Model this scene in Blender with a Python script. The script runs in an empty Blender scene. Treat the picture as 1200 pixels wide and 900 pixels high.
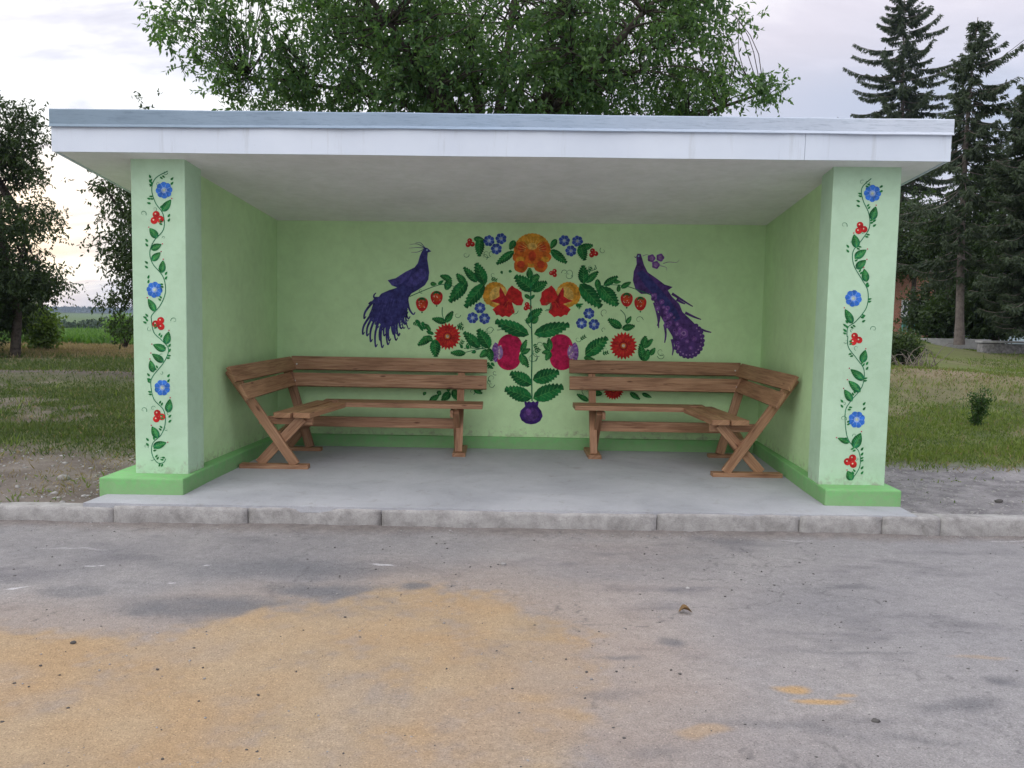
import bpy, bmesh, math, random
import numpy as np
from mathutils import Vector, Matrix, noise as mnoise
R = math.radians
random.seed(7); rng = np.random.default_rng(11)
sc = bpy.context.scene
col = sc.collection

# ------------------------------------------------------------------ camera
EYE = Vector((0, 0, 1.55)); FPX = 1027.0
PITCH, YAW, ROLL = R(4.809), R(-0.773), R(1.09)
fw = Vector((-math.sin(YAW) * math.cos(PITCH), math.cos(YAW) * math.cos(PITCH), -math.sin(PITCH)))
a_ = fw.cross(Vector((0, 0, 1))).normalized(); u_ = a_.cross(fw)
rt = math.cos(ROLL) * a_ + math.sin(ROLL) * u_; up = -math.sin(ROLL) * a_ + math.cos(ROLL) * u_
cd = bpy.data.cameras.new('camera'); cam = bpy.data.objects.new('camera', cd); col.objects.link(cam)
cam.matrix_world = Matrix(((rt.x, up.x, -fw.x, EYE.x), (rt.y, up.y, -fw.y, EYE.y), (rt.z, up.z, -fw.z, EYE.z), (0, 0, 0, 1)))
cd.sensor_width = 36; cd.lens = 36 * FPX / 1200; cd.clip_start = .05; cd.clip_end = 20000
sc.camera = cam

# ------------------------------------------------------------------ sky, sun, exposure
SUN_EL, SUN_AZ = R(42), R(200)          # azimuth clockwise from +y: the brighter half of the cloud cover is behind the viewer
w = bpy.data.worlds.new('World'); sc.world = w; w.use_nodes = True
nt = w.node_tree; N = nt.nodes; L = nt.links; N.clear()
def nd(tree, typ, **kw):
    n = tree.nodes.new(typ)
    for k, v in kw.items():
        if k.startswith('i_'): n.inputs[int(k[2:])].default_value = v
        else: setattr(n, k, v)
    return n
def mth(tree, op, a, b=None, c=None):
    n = tree.nodes.new('ShaderNodeMath'); n.operation = op
    for i, x in enumerate((a, b, c)):
        if x is None: continue
        if isinstance(x, (int, float)): n.inputs[i].default_value = x
        else: tree.links.new(x, n.inputs[i])
    return n.outputs[0]
def ramp(tree, fac, stops, interp='LINEAR'):
    n = tree.nodes.new('ShaderNodeValToRGB'); e = n.color_ramp.elements; n.color_ramp.interpolation = interp
    while len(e) < len(stops): e.new(.5)
    for s, (p, c) in zip(e, stops):
        s.position = p; s.color = (*c, 1) if len(c) == 3 else c
    if fac is not None: tree.links.new(fac, n.inputs[0])
    return n.outputs[0]
def mix(tree, fac, a, b, mode='MIX'):
    n = tree.nodes.new('ShaderNodeMix'); n.data_type = 'RGBA'; n.blend_type = mode
    for i, x in ((0, fac), (6, a), (7, b)):
        if isinstance(x, (int, float)): n.inputs[i].default_value = x
        elif isinstance(x, tuple): n.inputs[i].default_value = (*x, 1) if len(x) == 3 else x
        else: tree.links.new(x, n.inputs[i])
    return n.outputs[2]
sky = nd(nt, 'ShaderNodeTexSky', sky_type='NISHITA', sun_disc=False, sun_elevation=SUN_EL, sun_rotation=SUN_AZ)
tc = nd(nt, 'ShaderNodeTexCoord'); sep = nd(nt, 'ShaderNodeSeparateXYZ'); L.new(tc.outputs['Generated'], sep.inputs[0])
X, Y, Z = sep.outputs
zc = mth(nt, 'ADD', mth(nt, 'MAXIMUM', Z, 0.0), .22)
cmb = nd(nt, 'ShaderNodeCombineXYZ'); L.new(mth(nt, 'DIVIDE', X, zc), cmb.inputs[0]); L.new(mth(nt, 'DIVIDE', Y, zc), cmb.inputs[1])
mp = nd(nt, 'ShaderNodeMapping'); mp.inputs['Rotation'].default_value = (0, 0, R(-28)); mp.inputs['Scale'].default_value = (.75, 1.5, 1); mp.inputs['Location'].default_value = (2.3, .6, 0)
L.new(cmb.outputs[0], mp.inputs[0])
n1 = nd(nt, 'ShaderNodeTexNoise'); n1.inputs['Scale'].default_value = 2.1; n1.inputs['Detail'].default_value = 6; n1.inputs['Roughness'].default_value = .56; n1.inputs['Distortion'].default_value = .5
L.new(mp.outputs[0], n1.inputs['Vector'])
n2 = nd(nt, 'ShaderNodeTexNoise'); n2.inputs['Scale'].default_value = .6; n2.inputs['Detail'].default_value = 2; L.new(mp.outputs[0], n2.inputs['Vector'])
# thin gaps in the cloud towards the north-west, heavier cover elsewhere
westness = mth(nt, 'MULTIPLY', X, -.30)
cl = mth(nt, 'ADD', mth(nt, 'ADD', n1.outputs[0], mth(nt, 'MULTIPLY', n2.outputs[0], .25)), westness)
cloud = ramp(nt, cl, [(.46, (5.0, 5.5, 6.8)), (.58, (6.5, 6.85, 8.2)), (.66, (8.6, 8.9, 9.8)), (.76, (12.3, 12.5, 12.4))])
pink = mix(nt, ramp(nt, n2.outputs[0], [(.38, (0, 0, 0)), (.62, (.6, .6, .6))]), cloud, (9.0, 8.0, 8.4))
# overcast cover is brighter overhead than at the horizon
gain = mth(nt, 'ADD', mth(nt, 'MULTIPLY', mth(nt, 'MAXIMUM', mth(nt, 'SUBTRACT', Z, .38), 0.0), 1.7), 1.0)
vs = nd(nt, 'ShaderNodeVectorMath', operation='SCALE'); L.new(pink, vs.inputs[0]); L.new(gain, vs.inputs['Scale'])
# sunset glow low in the west
dt = nd(nt, 'ShaderNodeVectorMath', operation='DOT_PRODUCT'); L.new(tc.outputs['Generated'], dt.inputs[0]); dt.inputs[1].default_value = Vector((-.475, .88, .055)).normalized()
gl = mth(nt, 'POWER', mth(nt, 'MAXIMUM', dt.outputs['Value'], 0.0), 330.0)
glow = nd(nt, 'ShaderNodeVectorMath', operation='SCALE'); glow.inputs[0].default_value = (9.0, 4.6, -.5); L.new(gl, glow.inputs['Scale'])
ad = nd(nt, 'ShaderNodeVectorMath', operation='ADD'); L.new(vs.outputs[0], ad.inputs[0]); L.new(glow.outputs[0], ad.inputs[1])
skyc = mix(nt, .88, sky.outputs[0], ad.outputs[0])
bg = nd(nt, 'ShaderNodeBackground'); bg.inputs[1].default_value = .1; L.new(skyc, bg.inputs[0])
wo = nd(nt, 'ShaderNodeOutputWorld'); L.new(bg.outputs[0], wo.inputs[0])
sd = bpy.data.lights.new('sun', 'SUN'); sd.energy = .6; sd.angle = R(70); sd.color = (1.0, .985, .96)
sun = bpy.data.objects.new('sun', sd); col.objects.link(sun)
dirv = Vector((math.sin(SUN_AZ) * math.cos(SUN_EL), math.cos(SUN_AZ) * math.cos(SUN_EL), math.sin(SUN_EL)))
sun.rotation_euler = dirv.to_track_quat('Z', 'Y').to_euler(); sun.location = (0, -4, 12)
sc.view_settings.view_transform = 'Standard'; sc.view_settings.look = 'None'; sc.view_settings.gamma = 1
sc.view_settings.exposure = 0.22
sc.view_settings.use_curve_mapping = False

# ------------------------------------------------------------------ helpers
def ray(px, py):
    return fw + rt * ((px - 600) / FPX) - up * ((py - 450) / FPX)
def at(px, py, axis, val):
    """world point where the sight line through a photo point meets the plane axis = val"""
    d = ray(px, py); return EYE + d * ((val - EYE[axis]) / d[axis])
def tag(o, label=None, cat=None, group=None, kind=None):
    for k, v in (('label', label), ('category', cat), ('group', group), ('kind', kind)):
        if v: o[k] = v
    return o
def empty(name, loc, label, cat, group=None):
    o = bpy.data.objects.new(name, None); o.empty_display_size = .2; o.location = loc; col.objects.link(o)
    return tag(o, label, cat, group)
def worldloc(o):
    v = Vector((0, 0, 0))
    while o: v += o.location; o = o.parent
    return v
def link(name, me, parent=None):
    o = bpy.data.objects.new(name, me); col.objects.link(o)
    if parent:
        off = worldloc(parent); me.transform(Matrix.Translation(-off)); o.parent = parent
    return o
def obj_bm(name, bm, mats, parent=None, smooth=False):
    me = bpy.data.meshes.new(name); bm.to_mesh(me); bm.free()
    for m in (mats if isinstance(mats, (list, tuple)) else [mats]): me.materials.append(m)
    if smooth: me.shade_smooth()
    return link(name, me, parent)
def obj_np(name, verts, faces_flat, nper, mats, parent=None, tint=None, mat_idx=None, colattr=None, smooth=False):
    me = bpy.data.meshes.new(name); nv = len(verts); nf = len(faces_flat) // nper
    me.vertices.add(nv); me.vertices.foreach_set('co', np.asarray(verts, np.float32).ravel())
    me.loops.add(nf * nper); me.loops.foreach_set('vertex_index', np.asarray(faces_flat, np.int32).ravel())
    me.polygons.add(nf); me.polygons.foreach_set('loop_start', np.arange(0, nf * nper, nper, dtype=np.int32))
    me.polygons.foreach_set('loop_total', np.full(nf, nper, np.int32))
    for m in (mats if isinstance(mats, (list, tuple)) else [mats]): me.materials.append(m)
    if mat_idx is not None: me.polygons.foreach_set('material_index', np.asarray(mat_idx, np.int32))
    me.update(calc_edges=True)
    if tint is not None:
        a = me.attributes.new('tint', 'FLOAT', 'POINT'); a.data.foreach_set('value', np.asarray(tint, np.float32).ravel())
    if colattr is not None:
        a = me.attributes.new('Col', 'FLOAT_COLOR', 'POINT'); c4 = np.ones((nv, 4), np.float32); c4[:, :3] = colattr; a.data.foreach_set('color', c4.ravel())
    if smooth: me.shade_smooth()
    return link(name, me, parent)
def hashn(ix, iy, seed):
    h = (ix.astype(np.int64) * 374761393 + iy.astype(np.int64) * 668265263 + seed * 974711) & 0xffffffff
    h = ((h ^ (h >> 13)) * 1274126177) & 0xffffffff
    return ((h ^ (h >> 16)) & 0xffff) / 65535.0
def vnoise(x, y, s, seed=0):
    x = x / s; y = y / s; ix = np.floor(x); iy = np.floor(y); fx = x - ix; fy = y - iy
    fx = fx * fx * (3 - 2 * fx); fy = fy * fy * (3 - 2 * fy)
    a = hashn(ix, iy, seed); b = hashn(ix + 1, iy, seed); c = hashn(ix, iy + 1, seed); d = hashn(ix + 1, iy + 1, seed)
    return (a * (1 - fx) + b * fx) * (1 - fy) + (c * (1 - fx) + d * fx) * fy
def fbm(x, y, s, seed=0, oct=4):
    v = 0; amp = .5; t = 0
    for k in range(oct):
        v = v + amp * vnoise(x + 17.3 * k, y - 9.1 * k, s / 2 ** k, seed + k); t += amp; amp *= .55
    return v / t
def sst(a, b, x):
    t = np.clip((x - a) / (b - a), 0, 1); return t * t * (3 - 2 * t)

# ------------------------------------------------------------------ materials
def newmat(name):
    m = bpy.data.materials.new(name); m.use_nodes = True; t = m.node_tree
    return m, t, t.nodes['Principled BSDF']
def noise_node(t, scale, detail=4, rough=.55, vec=None, dist=0):
    n = t.nodes.new('ShaderNodeTexNoise'); n.inputs['Scale'].default_value = scale; n.inputs['Detail'].default_value = detail
    n.inputs['Roughness'].default_value = rough; n.inputs['Distortion'].default_value = dist
    if vec is not None: t.links.new(vec, n.inputs['Vector'])
    return n.outputs[0]
def bump(t, p, h, strength, dist=.01, prev=None):
    b = t.nodes.new('ShaderNodeBump'); b.inputs['Strength'].default_value = strength; b.inputs['Distance'].default_value = dist
    t.links.new(h, b.inputs['Height'])
    if prev: t.links.new(prev, b.inputs['Normal'])
    if p: t.links.new(b.outputs[0], p.inputs['Normal'])
    return b.outputs[0]
def geo(t):
    g = t.nodes.new('ShaderNodeNewGeometry'); return g.outputs['Position']
def simple(name, c, rough=.7, var=.12, scale=6, bmp=.0, bscale=60, spec=.3, c2=None, metallic=0):
    m, t, p = newmat(name); P = geo(t)
    c2 = c2 or tuple(x * (1 - var * 2) for x in c)
    n = noise_node(t, scale, 5, .6, P)
    cc = ramp(t, n, [(.3, c2), (.62, c)])
    t.links.new(cc, p.inputs['Base Color']); p.inputs['Roughness'].default_value = rough; p.inputs['Specular IOR Level'].default_value = spec
    p.inputs['Metallic'].default_value = metallic
    if bmp: bump(t, p, noise_node(t, bscale, 4, .6, P), bmp, .006)
    return m
def paint_wall(name, c, rough=.75, mud=1):
    m, t, p = newmat(name); P = geo(t)
    n = noise_node(t, 1.3, 5, .6, P); n2 = noise_node(t, 9, 4, .65, P, .6)
    a = ramp(t, n, [(.3, tuple(x * .90 for x in c)), (.7, tuple(min(1, x * 1.05) for x in c))])
    b = ramp(t, n2, [(.35, (.93, .94, .92)), (.6, (1, 1, 1))])
    cc = mix(t, 1.0, a, b, 'MULTIPLY')
    s = t.nodes.new('ShaderNodeSeparateXYZ'); t.links.new(P, s.inputs[0])
    # mud splashed up from the ground and small scuffs
    low = mth(t, 'MULTIPLY', mth(t, 'SUBTRACT', 1.0, mth(t, 'MULTIPLY_ADD', s.outputs[2], 2.6, -.34)), .55)
    dm = ramp(t, mth(t, 'ADD', noise_node(t, 16, 6, .75, P, .3), mth(t, 'MAXIMUM', low, 0.0)), [(.80, (0, 0, 0)), (1.15, (.6 * mud,) * 3)])
    cc = mix(t, dm, cc, (.30, .27, .22))
    sc2 = ramp(t, noise_node(t, 34, 3, .8, P, .8), [(.70, (0, 0, 0)), (.76, (.35, .35, .35))]); cc = mix(t, sc2, cc, tuple(x * .62 for x in c))
    t.links.new(cc, p.inputs['Base Color'])
    p.inputs['Roughness'].default_value = rough; p.inputs['Specular IOR Level'].default_value = .25
    nb = bump(t, None, noise_node(t, 5, 3, .5, P), .25, .03)
    bump(t, p, noise_node(t, 70, 4, .7, P), .22, .006, nb)
    return m
M = {}
M['wall'] = paint_wall('mint_wall_paint', (.56, .79, .43))
M['base'] = paint_wall('green_base_paint', (.20, .49, .175), mud=.5); M['pillar'] = paint_wall('pillar_mint', (.49, .69, .49))  # pillar tone is cooler and less saturated than the wall tone
M['white'] = paint_wall('white_ceiling_paint', (.84, .845, .85))
M['fascia'] = paint_wall('fascia_paint', (.66, .73, .82), .55)
def flashing():
    m, t, p = newmat('roof_flashing'); P = geo(t)
    s = t.nodes.new('ShaderNodeSeparateXYZ'); t.links.new(P, s.inputs[0])
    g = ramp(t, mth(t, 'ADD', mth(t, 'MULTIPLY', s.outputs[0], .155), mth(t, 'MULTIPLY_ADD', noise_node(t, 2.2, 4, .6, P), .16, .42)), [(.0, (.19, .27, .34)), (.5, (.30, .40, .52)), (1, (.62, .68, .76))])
    mp = t.nodes.new('ShaderNodeMapping'); mp.inputs['Scale'].default_value = (1.2, 1, 12); t.links.new(P, mp.inputs[0])
    st = ramp(t, noise_node(t, 6, 7, .75, mp.outputs[0], .6), [(.28, (.62, .66, .68)), (.5, (1, 1, 1)), (.68, (1.0, 1.0, 1.0)), (.78, (1.45, 1.4, 1.3))])
    t.links.new(mix(t, 1.0, g, st, 'MULTIPLY'), p.inputs['Base Color']); p.inputs['Roughness'].default_value = .45
    bump(t, p, noise_node(t, 40, 3, .6, P), .15, .004); return m
M['flash'] = flashing()
def fasciamat():
    m, t, p = newmat('fascia_weathered'); P = geo(t); mp = t.nodes.new('ShaderNodeMapping'); mp.inputs['Scale'].default_value = (9, 9, .7); t.links.new(P, mp.inputs[0])
    a = ramp(t, noise_node(t, 1.1, 5, .6, P), [(.3, (.60, .67, .76)), (.7, (.69, .76, .84))])
    dr = ramp(t, noise_node(t, 1.2, 6, .7, mp.outputs[0]), [(.30, (.88, .875, .86)), (.42, (1, 1, 1))]); sp_ = ramp(t, noise_node(t, 40, 3, .8, P), [(.68, (1, 1, 1)), (.76, (.78, .77, .75))])
    t.links.new(mix(t, 1.0, mix(t, 1.0, a, dr, 'MULTIPLY'), sp_, 'MULTIPLY'), p.inputs['Base Color']); p.inputs['Roughness'].default_value = .55
    bump(t, p, noise_node(t, 3, 3, .5, P), .3, .02); return m
M['fascia'] = fasciamat()
def concrete(name, c, dark, scale=3.0, bscale=90, bs=.35):
    m, t, p = newmat(name); P = geo(t)
    a = ramp(t, noise_node(t, scale, 6, .62, P, .3), [(.3, dark), (.62, c)])
    b = ramp(t, noise_node(t, 160, 2, .6, P), [(.3, (.80, .80, .80)), (.62, (1.04, 1.04, 1.04))])
    t.links.new(mix(t, 1.0, a, b, 'MULTIPLY'), p.inputs['Base Color']); p.inputs['Roughness'].default_value = .9; p.inputs['Specular IOR Level'].default_value = .2
    nb = bump(t, None, noise_node(t, 14, 5, .65, P), .35, .02)
    bump(t, p, noise_node(t, bscale, 4, .7, P), bs, .006, nb); return m
def slabmat():
    m, t, p = newmat('screeded_floor'); P = geo(t)
    a = ramp(t, noise_node(t, 1.3, 6, .65, P, .4), [(.32, (.35, .36, .385)), (.62, (.455, .465, .49))])
    b = ramp(t, noise_node(t, 130, 3, .7, P), [(.3, (.86, .86, .86)), (.65, (1.05, 1.05, 1.05))])
    d = ramp(t, noise_node(t, 7, 7, .75, P, .9), [(.56, (1, 1, 1)), (.68, (.84, .82, .79)), (.8, (.72, .69, .66))])
    t.links.new(mix(t, 1.0, mix(t, 1.0, a, b, 'MULTIPLY'), d, 'MULTIPLY'), p.inputs['Base Color']); p.inputs['Roughness'].default_value = .85; p.inputs['Specular IOR Level'].default_value = .25
    nb = bump(t, None, noise_node(t, 3.5, 4, .6, P), .25, .03); bump(t, p, noise_node(t, 90, 4, .7, P), .25, .005, nb); return m
M['slab'] = slabmat(); M['oldslab'] = concrete('smooth_concrete', (.45, .46, .49), (.38, .385, .41), 1.6, 120, .15)
M['kerb'] = concrete('kerb_concrete', (.43, .42, .405), (.25, .24, .23), 9, 70, .9)
def wood():
    m, t, p = newmat('stained_pine'); uv = t.nodes.new('ShaderNodeUVMap'); uv.uv_map = 'UVMap'
    mp = t.nodes.new('ShaderNodeMapping'); mp.inputs['Scale'].default_value = (1.1, 26, 1); t.links.new(uv.outputs[0], mp.inputs[0])
    mp2 = t.nodes.new('ShaderNodeMapping'); mp2.inputs['Scale'].default_value = (2.0, 9, 1); t.links.new(uv.outputs[0], mp2.inputs[0])
    g = noise_node(t, 2.4, 6, .65, mp.outputs[0], 1.2); k = noise_node(t, 1.4, 3, .5, mp2.outputs[0], .4)
    a = ramp(t, g, [(.26, (.15, .072, .038)), (.44, (.33, .178, .10)), (.68, (.49, .30, .185))])
    b = ramp(t, k, [(.3, (.72, .66, .62)), (.6, (1.05, 1.03, 1.0))])
    # knots
    vo = t.nodes.new('ShaderNodeTexVoronoi'); vo.inputs['Scale'].default_value = 1.0
    mp3 = t.nodes.new('ShaderNodeMapping'); mp3.inputs['Scale'].default_value = (3.2, 11, 1); t.links.new(uv.outputs[0], mp3.inputs[0]); t.links.new(mp3.outputs[0], vo.inputs['Vector'])
    kn = ramp(t, vo.outputs['Distance'], [(.05, (.35, .26, .22)), (.13, (1, 1, 1))])
    c = mix(t, 1.0, mix(t, 1.0, a, b, 'MULTIPLY'), kn, 'MULTIPLY')
    at_ = t.nodes.new('ShaderNodeAttribute'); at_.attribute_name = 'tint'
    hs = t.nodes.new('ShaderNodeVectorMath'); hs.operation = 'SCALE'; t.links.new(c, hs.inputs[0]); t.links.new(at_.outputs['Fac'], hs.inputs['Scale'])
    t.links.new(hs.outputs[0], p.inputs['Base Color']); p.inputs['Roughness'].default_value = .55; p.inputs['Specular IOR Level'].default_value = .35
    bump(t, p, g, .25, .003); return m
M['wood'] = wood()
M['screw'] = simple('zinc_screw', (.6, .6, .6), .4, .05, metallic=.6)
def leafmat(name, c1, c2, trans=.35, rough=.5):
    m, t, p = newmat(name); a = t.nodes.new('ShaderNodeAttribute'); a.attribute_name = 'tint'
    cc = ramp(t, a.outputs['Fac'], [(0, c1), (1, c2)])
    t.links.new(cc, p.inputs['Base Color']); p.inputs['Roughness'].default_value = rough; p.inputs['Specular IOR Level'].default_value = .3
    tr = t.nodes.new('ShaderNodeBsdfTranslucent'); hs = t.nodes.new('ShaderNodeVectorMath'); hs.operation = 'MULTIPLY'; t.links.new(cc, hs.inputs[0]); hs.inputs[1].default_value = (1.3, 1.5, .6)
    t.links.new(hs.outputs[0], tr.inputs[0]); mx = t.nodes.new('ShaderNodeMixShader'); mx.inputs[0].default_value = trans
    t.links.new(p.outputs[0], mx.inputs[1]); t.links.new(tr.outputs[0], mx.inputs[2]); t.links.new(mx.outputs[0], t.nodes['Material Output'].inputs[0])
    return m
M['walnut'] = leafmat('walnut_leaf', (.04, .095, .045), (.16, .26, .095), .48)
M['dkleaf'] = leafmat('dark_leaf', (.020, .040, .018), (.062, .098, .034), .35)
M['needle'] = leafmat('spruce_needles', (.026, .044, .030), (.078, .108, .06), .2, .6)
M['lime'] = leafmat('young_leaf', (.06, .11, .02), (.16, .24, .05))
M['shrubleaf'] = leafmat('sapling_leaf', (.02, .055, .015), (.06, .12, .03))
M['grass'] = leafmat('grass_blade', (.055, .10, .022), (.26, .31, .09), .4)
M['grassdark'] = leafmat('dark_lawn_blade', (.035, .065, .018), (.15, .19, .06), .35); M['grassdry'] = leafmat('dry_grass_blade', (.16, .12, .065), (.34, .27, .16), .25, .8)
M['crop'] = leafmat('crop_leaf', (.06, .14, .03), (.16, .28, .07), .35)
M['far'] = leafmat('distant_foliage', (.03, .055, .03), (.06, .09, .045), .1, .9)
M['bark'] = simple('bark', (.085, .072, .06), .9, .3, 14, .8, 30, .1)
M['sprucebark'] = simple('spruce_bark', (.21, .18, .165), .9, .25, 10, .8, 26, .1)
M['twig'] = simple('dead_twig', (.23, .20, .17), .9, .2, 20)
M['stone'] = simple('stone', (.38, .37, .36), .9, .25, 9, .5, 60, .2)
M['drystone'] = concrete('rough_stone_wall', (.34, .33, .33), (.10, .10, .10), 9, 30, .9)
M['cap'] = simple('wall_capping', (.42, .42, .42), .9, .15, 6, .4, 50)
M['brick'] = None
def brickmat():
    m, t, p = newmat('red_brick'); b = t.nodes.new('ShaderNodeTexBrick'); P = geo(t)
    s = t.nodes.new('ShaderNodeSeparateXYZ'); t.links.new(P, s.inputs[0]); c = t.nodes.new('ShaderNodeCombineXYZ')
    t.links.new(s.outputs[0], c.inputs[0]); t.links.new(s.outputs[2], c.inputs[1]); t.links.new(c.outputs[0], b.inputs['Vector'])
    b.inputs['Scale'].default_value = 4; b.inputs['Color1'].default_value = (.42, .17, .10, 1); b.inputs['Color2'].default_value = (.34, .14, .09, 1); b.inputs['Mortar'].default_value = (.4, .36, .32, 1); b.inputs['Mortar Size'].default_value = .015
    t.links.new(b.outputs[0], p.inputs['Base Color']); p.inputs['Roughness'].default_value = .9; return m
M['brick'] = brickmat()
M['bluewall'] = paint_wall('pale_blue_render', (.42, .52, .58)); M['frame'] = simple('white_frame', (.75, .76, .76), .5, .05)
M['greenpaint'] = simple('green_paint', (.10, .30, .27), .6, .1); M['roofgrey'] = simple('slate_roof', (.16, .15, .15), .8, .2)
M['wire'] = simple('wire', (.03, .03, .03), .6, 0)
def glass():
    m, t, p = newmat('window_glass'); p.inputs['Base Color'].default_value = (.05, .06, .07, 1); p.inputs['Roughness'].default_value = .08; return m
M['glass'] = glass()
def ground_mat(name, speck=0, bs=.6, fine=220, contrast=(.62, 1.22)):
    m, t, p = newmat(name); P = geo(t); a = t.nodes.new('ShaderNodeAttribute'); a.attribute_name = 'Col'
    lo, hi = contrast
    f1 = ramp(t, noise_node(t, fine, 3, .7, P), [(.3, (lo,) * 3), (.7, (hi,) * 3)])
    f2 = ramp(t, noise_node(t, 26, 6, .75, P), [(.3, (lo * 1.15,) * 3), (.7, (1.10,) * 3)])
    c = mix(t, 1.0, mix(t, 1.0, a.outputs['Color'], f1, 'MULTIPLY'), f2, 'MULTIPLY')
    hgt = None
    if speck:   # exposed aggregate: pale and dark stones of two sizes
        for sc_v, lo_, hi_, r_ in ((95, .02, .30, .33), (210, .02, .34, .42)):
            v_ = t.nodes.new('ShaderNodeTexVoronoi'); v_.inputs['Scale'].default_value = sc_v; t.links.new(P, v_.inputs['Vector'])
            s_ = t.nodes.new('ShaderNodeSeparateColor'); t.links.new(v_.outputs['Color'], s_.inputs[0])
            inside = ramp(t, v_.outputs['Distance'], [(r_ * .7, (1, 1, 1)), (r_, (0, 0, 0))]); pick = ramp(t, s_.outputs[0], [(.62, (0, 0, 0)), (.66, (1, 1, 1))])
            tone = ramp(t, s_.outputs[1], [(0, (.45, .44, .44)), (.45, (.75, .73, .72)), (.7, (1.25, 1.22, 1.18)), (1, (1.6, 1.56, 1.5))])
            f_ = mth(t, 'MULTIPLY', mth(t, 'MULTIPLY', inside, pick), speck); c = mix(t, 1.0, c, mix(t, f_, (1, 1, 1), tone), 'MULTIPLY')
    t.links.new(c, p.inputs['Base Color']); p.inputs['Roughness'].default_value = .95; p.inputs['Specular IOR Level'].default_value = .15
    nb = bump(t, None, noise_node(t, 9, 5, .65, P), .5, .03)
    bump(t, p, noise_node(t, 110, 4, .75, P), bs, .008, nb); return m
M['ground'] = ground_mat('earth', bs=.8); M['road'] = ground_mat('sandy_asphalt', speck=.8, bs=.8, fine=120, contrast=(.74, 1.20))

# ------------------------------------------------------------------ terrain
KY = 6.11; KT = .13; KD = .15
def tz(x, y):
    """terrain height"""
    x = np.asarray(x, float); y = np.asarray(y, float)
    rgt = sst(1.5, 4.5, x - .12 * (y - 8))
    near = .085 + .02 * (fbm(x, y, 1.1, 3) - .5) + .05 * (fbm(x, y, 3.5, 5) - .5) * sst(7, 10, y)
    mound = rgt * (.95 * sst(8.2, 27, y) * (1 - .40 * sst(10.9, 12.5, x - (y - 24) * .52) * sst(14, 20, y)) + .26 * np.exp(-(((x - 7.6) / 2.4) ** 2 + ((y - 15.2) / 1.8) ** 2)))
    z = near + mound
    leftband = (1 - rgt) * .10 * np.exp(-((y - 17 - 1.2 * (fbm(x, y, 6, 8) - .5)) / 1.2) ** 2)
    z = z + leftband
    far = (1 - sst(20, 60, x)) * (-.25 * sst(24, 36, y) - .3 * sst(38, 52, y) - 6.2 * sst(52, 240, y) - 4.0 * sst(300, 900, y) - 13.0 * sst(950, 1900, y))
    z = z + far
    return np.where(y < KY + .08, -.06, np.where(y < KY + .2, .06, z))
def axis_grid(segs):
    out = [segs[0][0]]
    for a, b, n in segs: out += list(np.linspace(a, b, n + 1)[1:])
    return np.array(out)
def geomspan(a, b, n): return list(np.geomspace(a, b, n + 1))
gx = np.array([-v for v in geomspan(9, 3000, 30)][::-1][:-1] + list(np.linspace(-9, -2.2, 190)) + list(np.linspace(-2.0, 2.4, 12)) + list(np.linspace(2.5, 9, 170)) + geomspan(9.1, 3000, 30))
gy = np.array([-3000, -1000, -100, -20, 0, 4] + [KY, KY + .05, KY + .1, KY + .14] + list(np.linspace(KY + .16, 14, 210)) + list(np.linspace(14.08, 40, 170)) + geomspan(40.5, 3000, 62))
GX, GY = np.meshgrid(gx, gy); vx = GX.ravel(); vy = GY.ravel(); vz = tz(vx, vy)
def C(*c): return np.array(c, float)
def lerp(a, b, t): return a + (b - a) * t[:, None]
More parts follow.
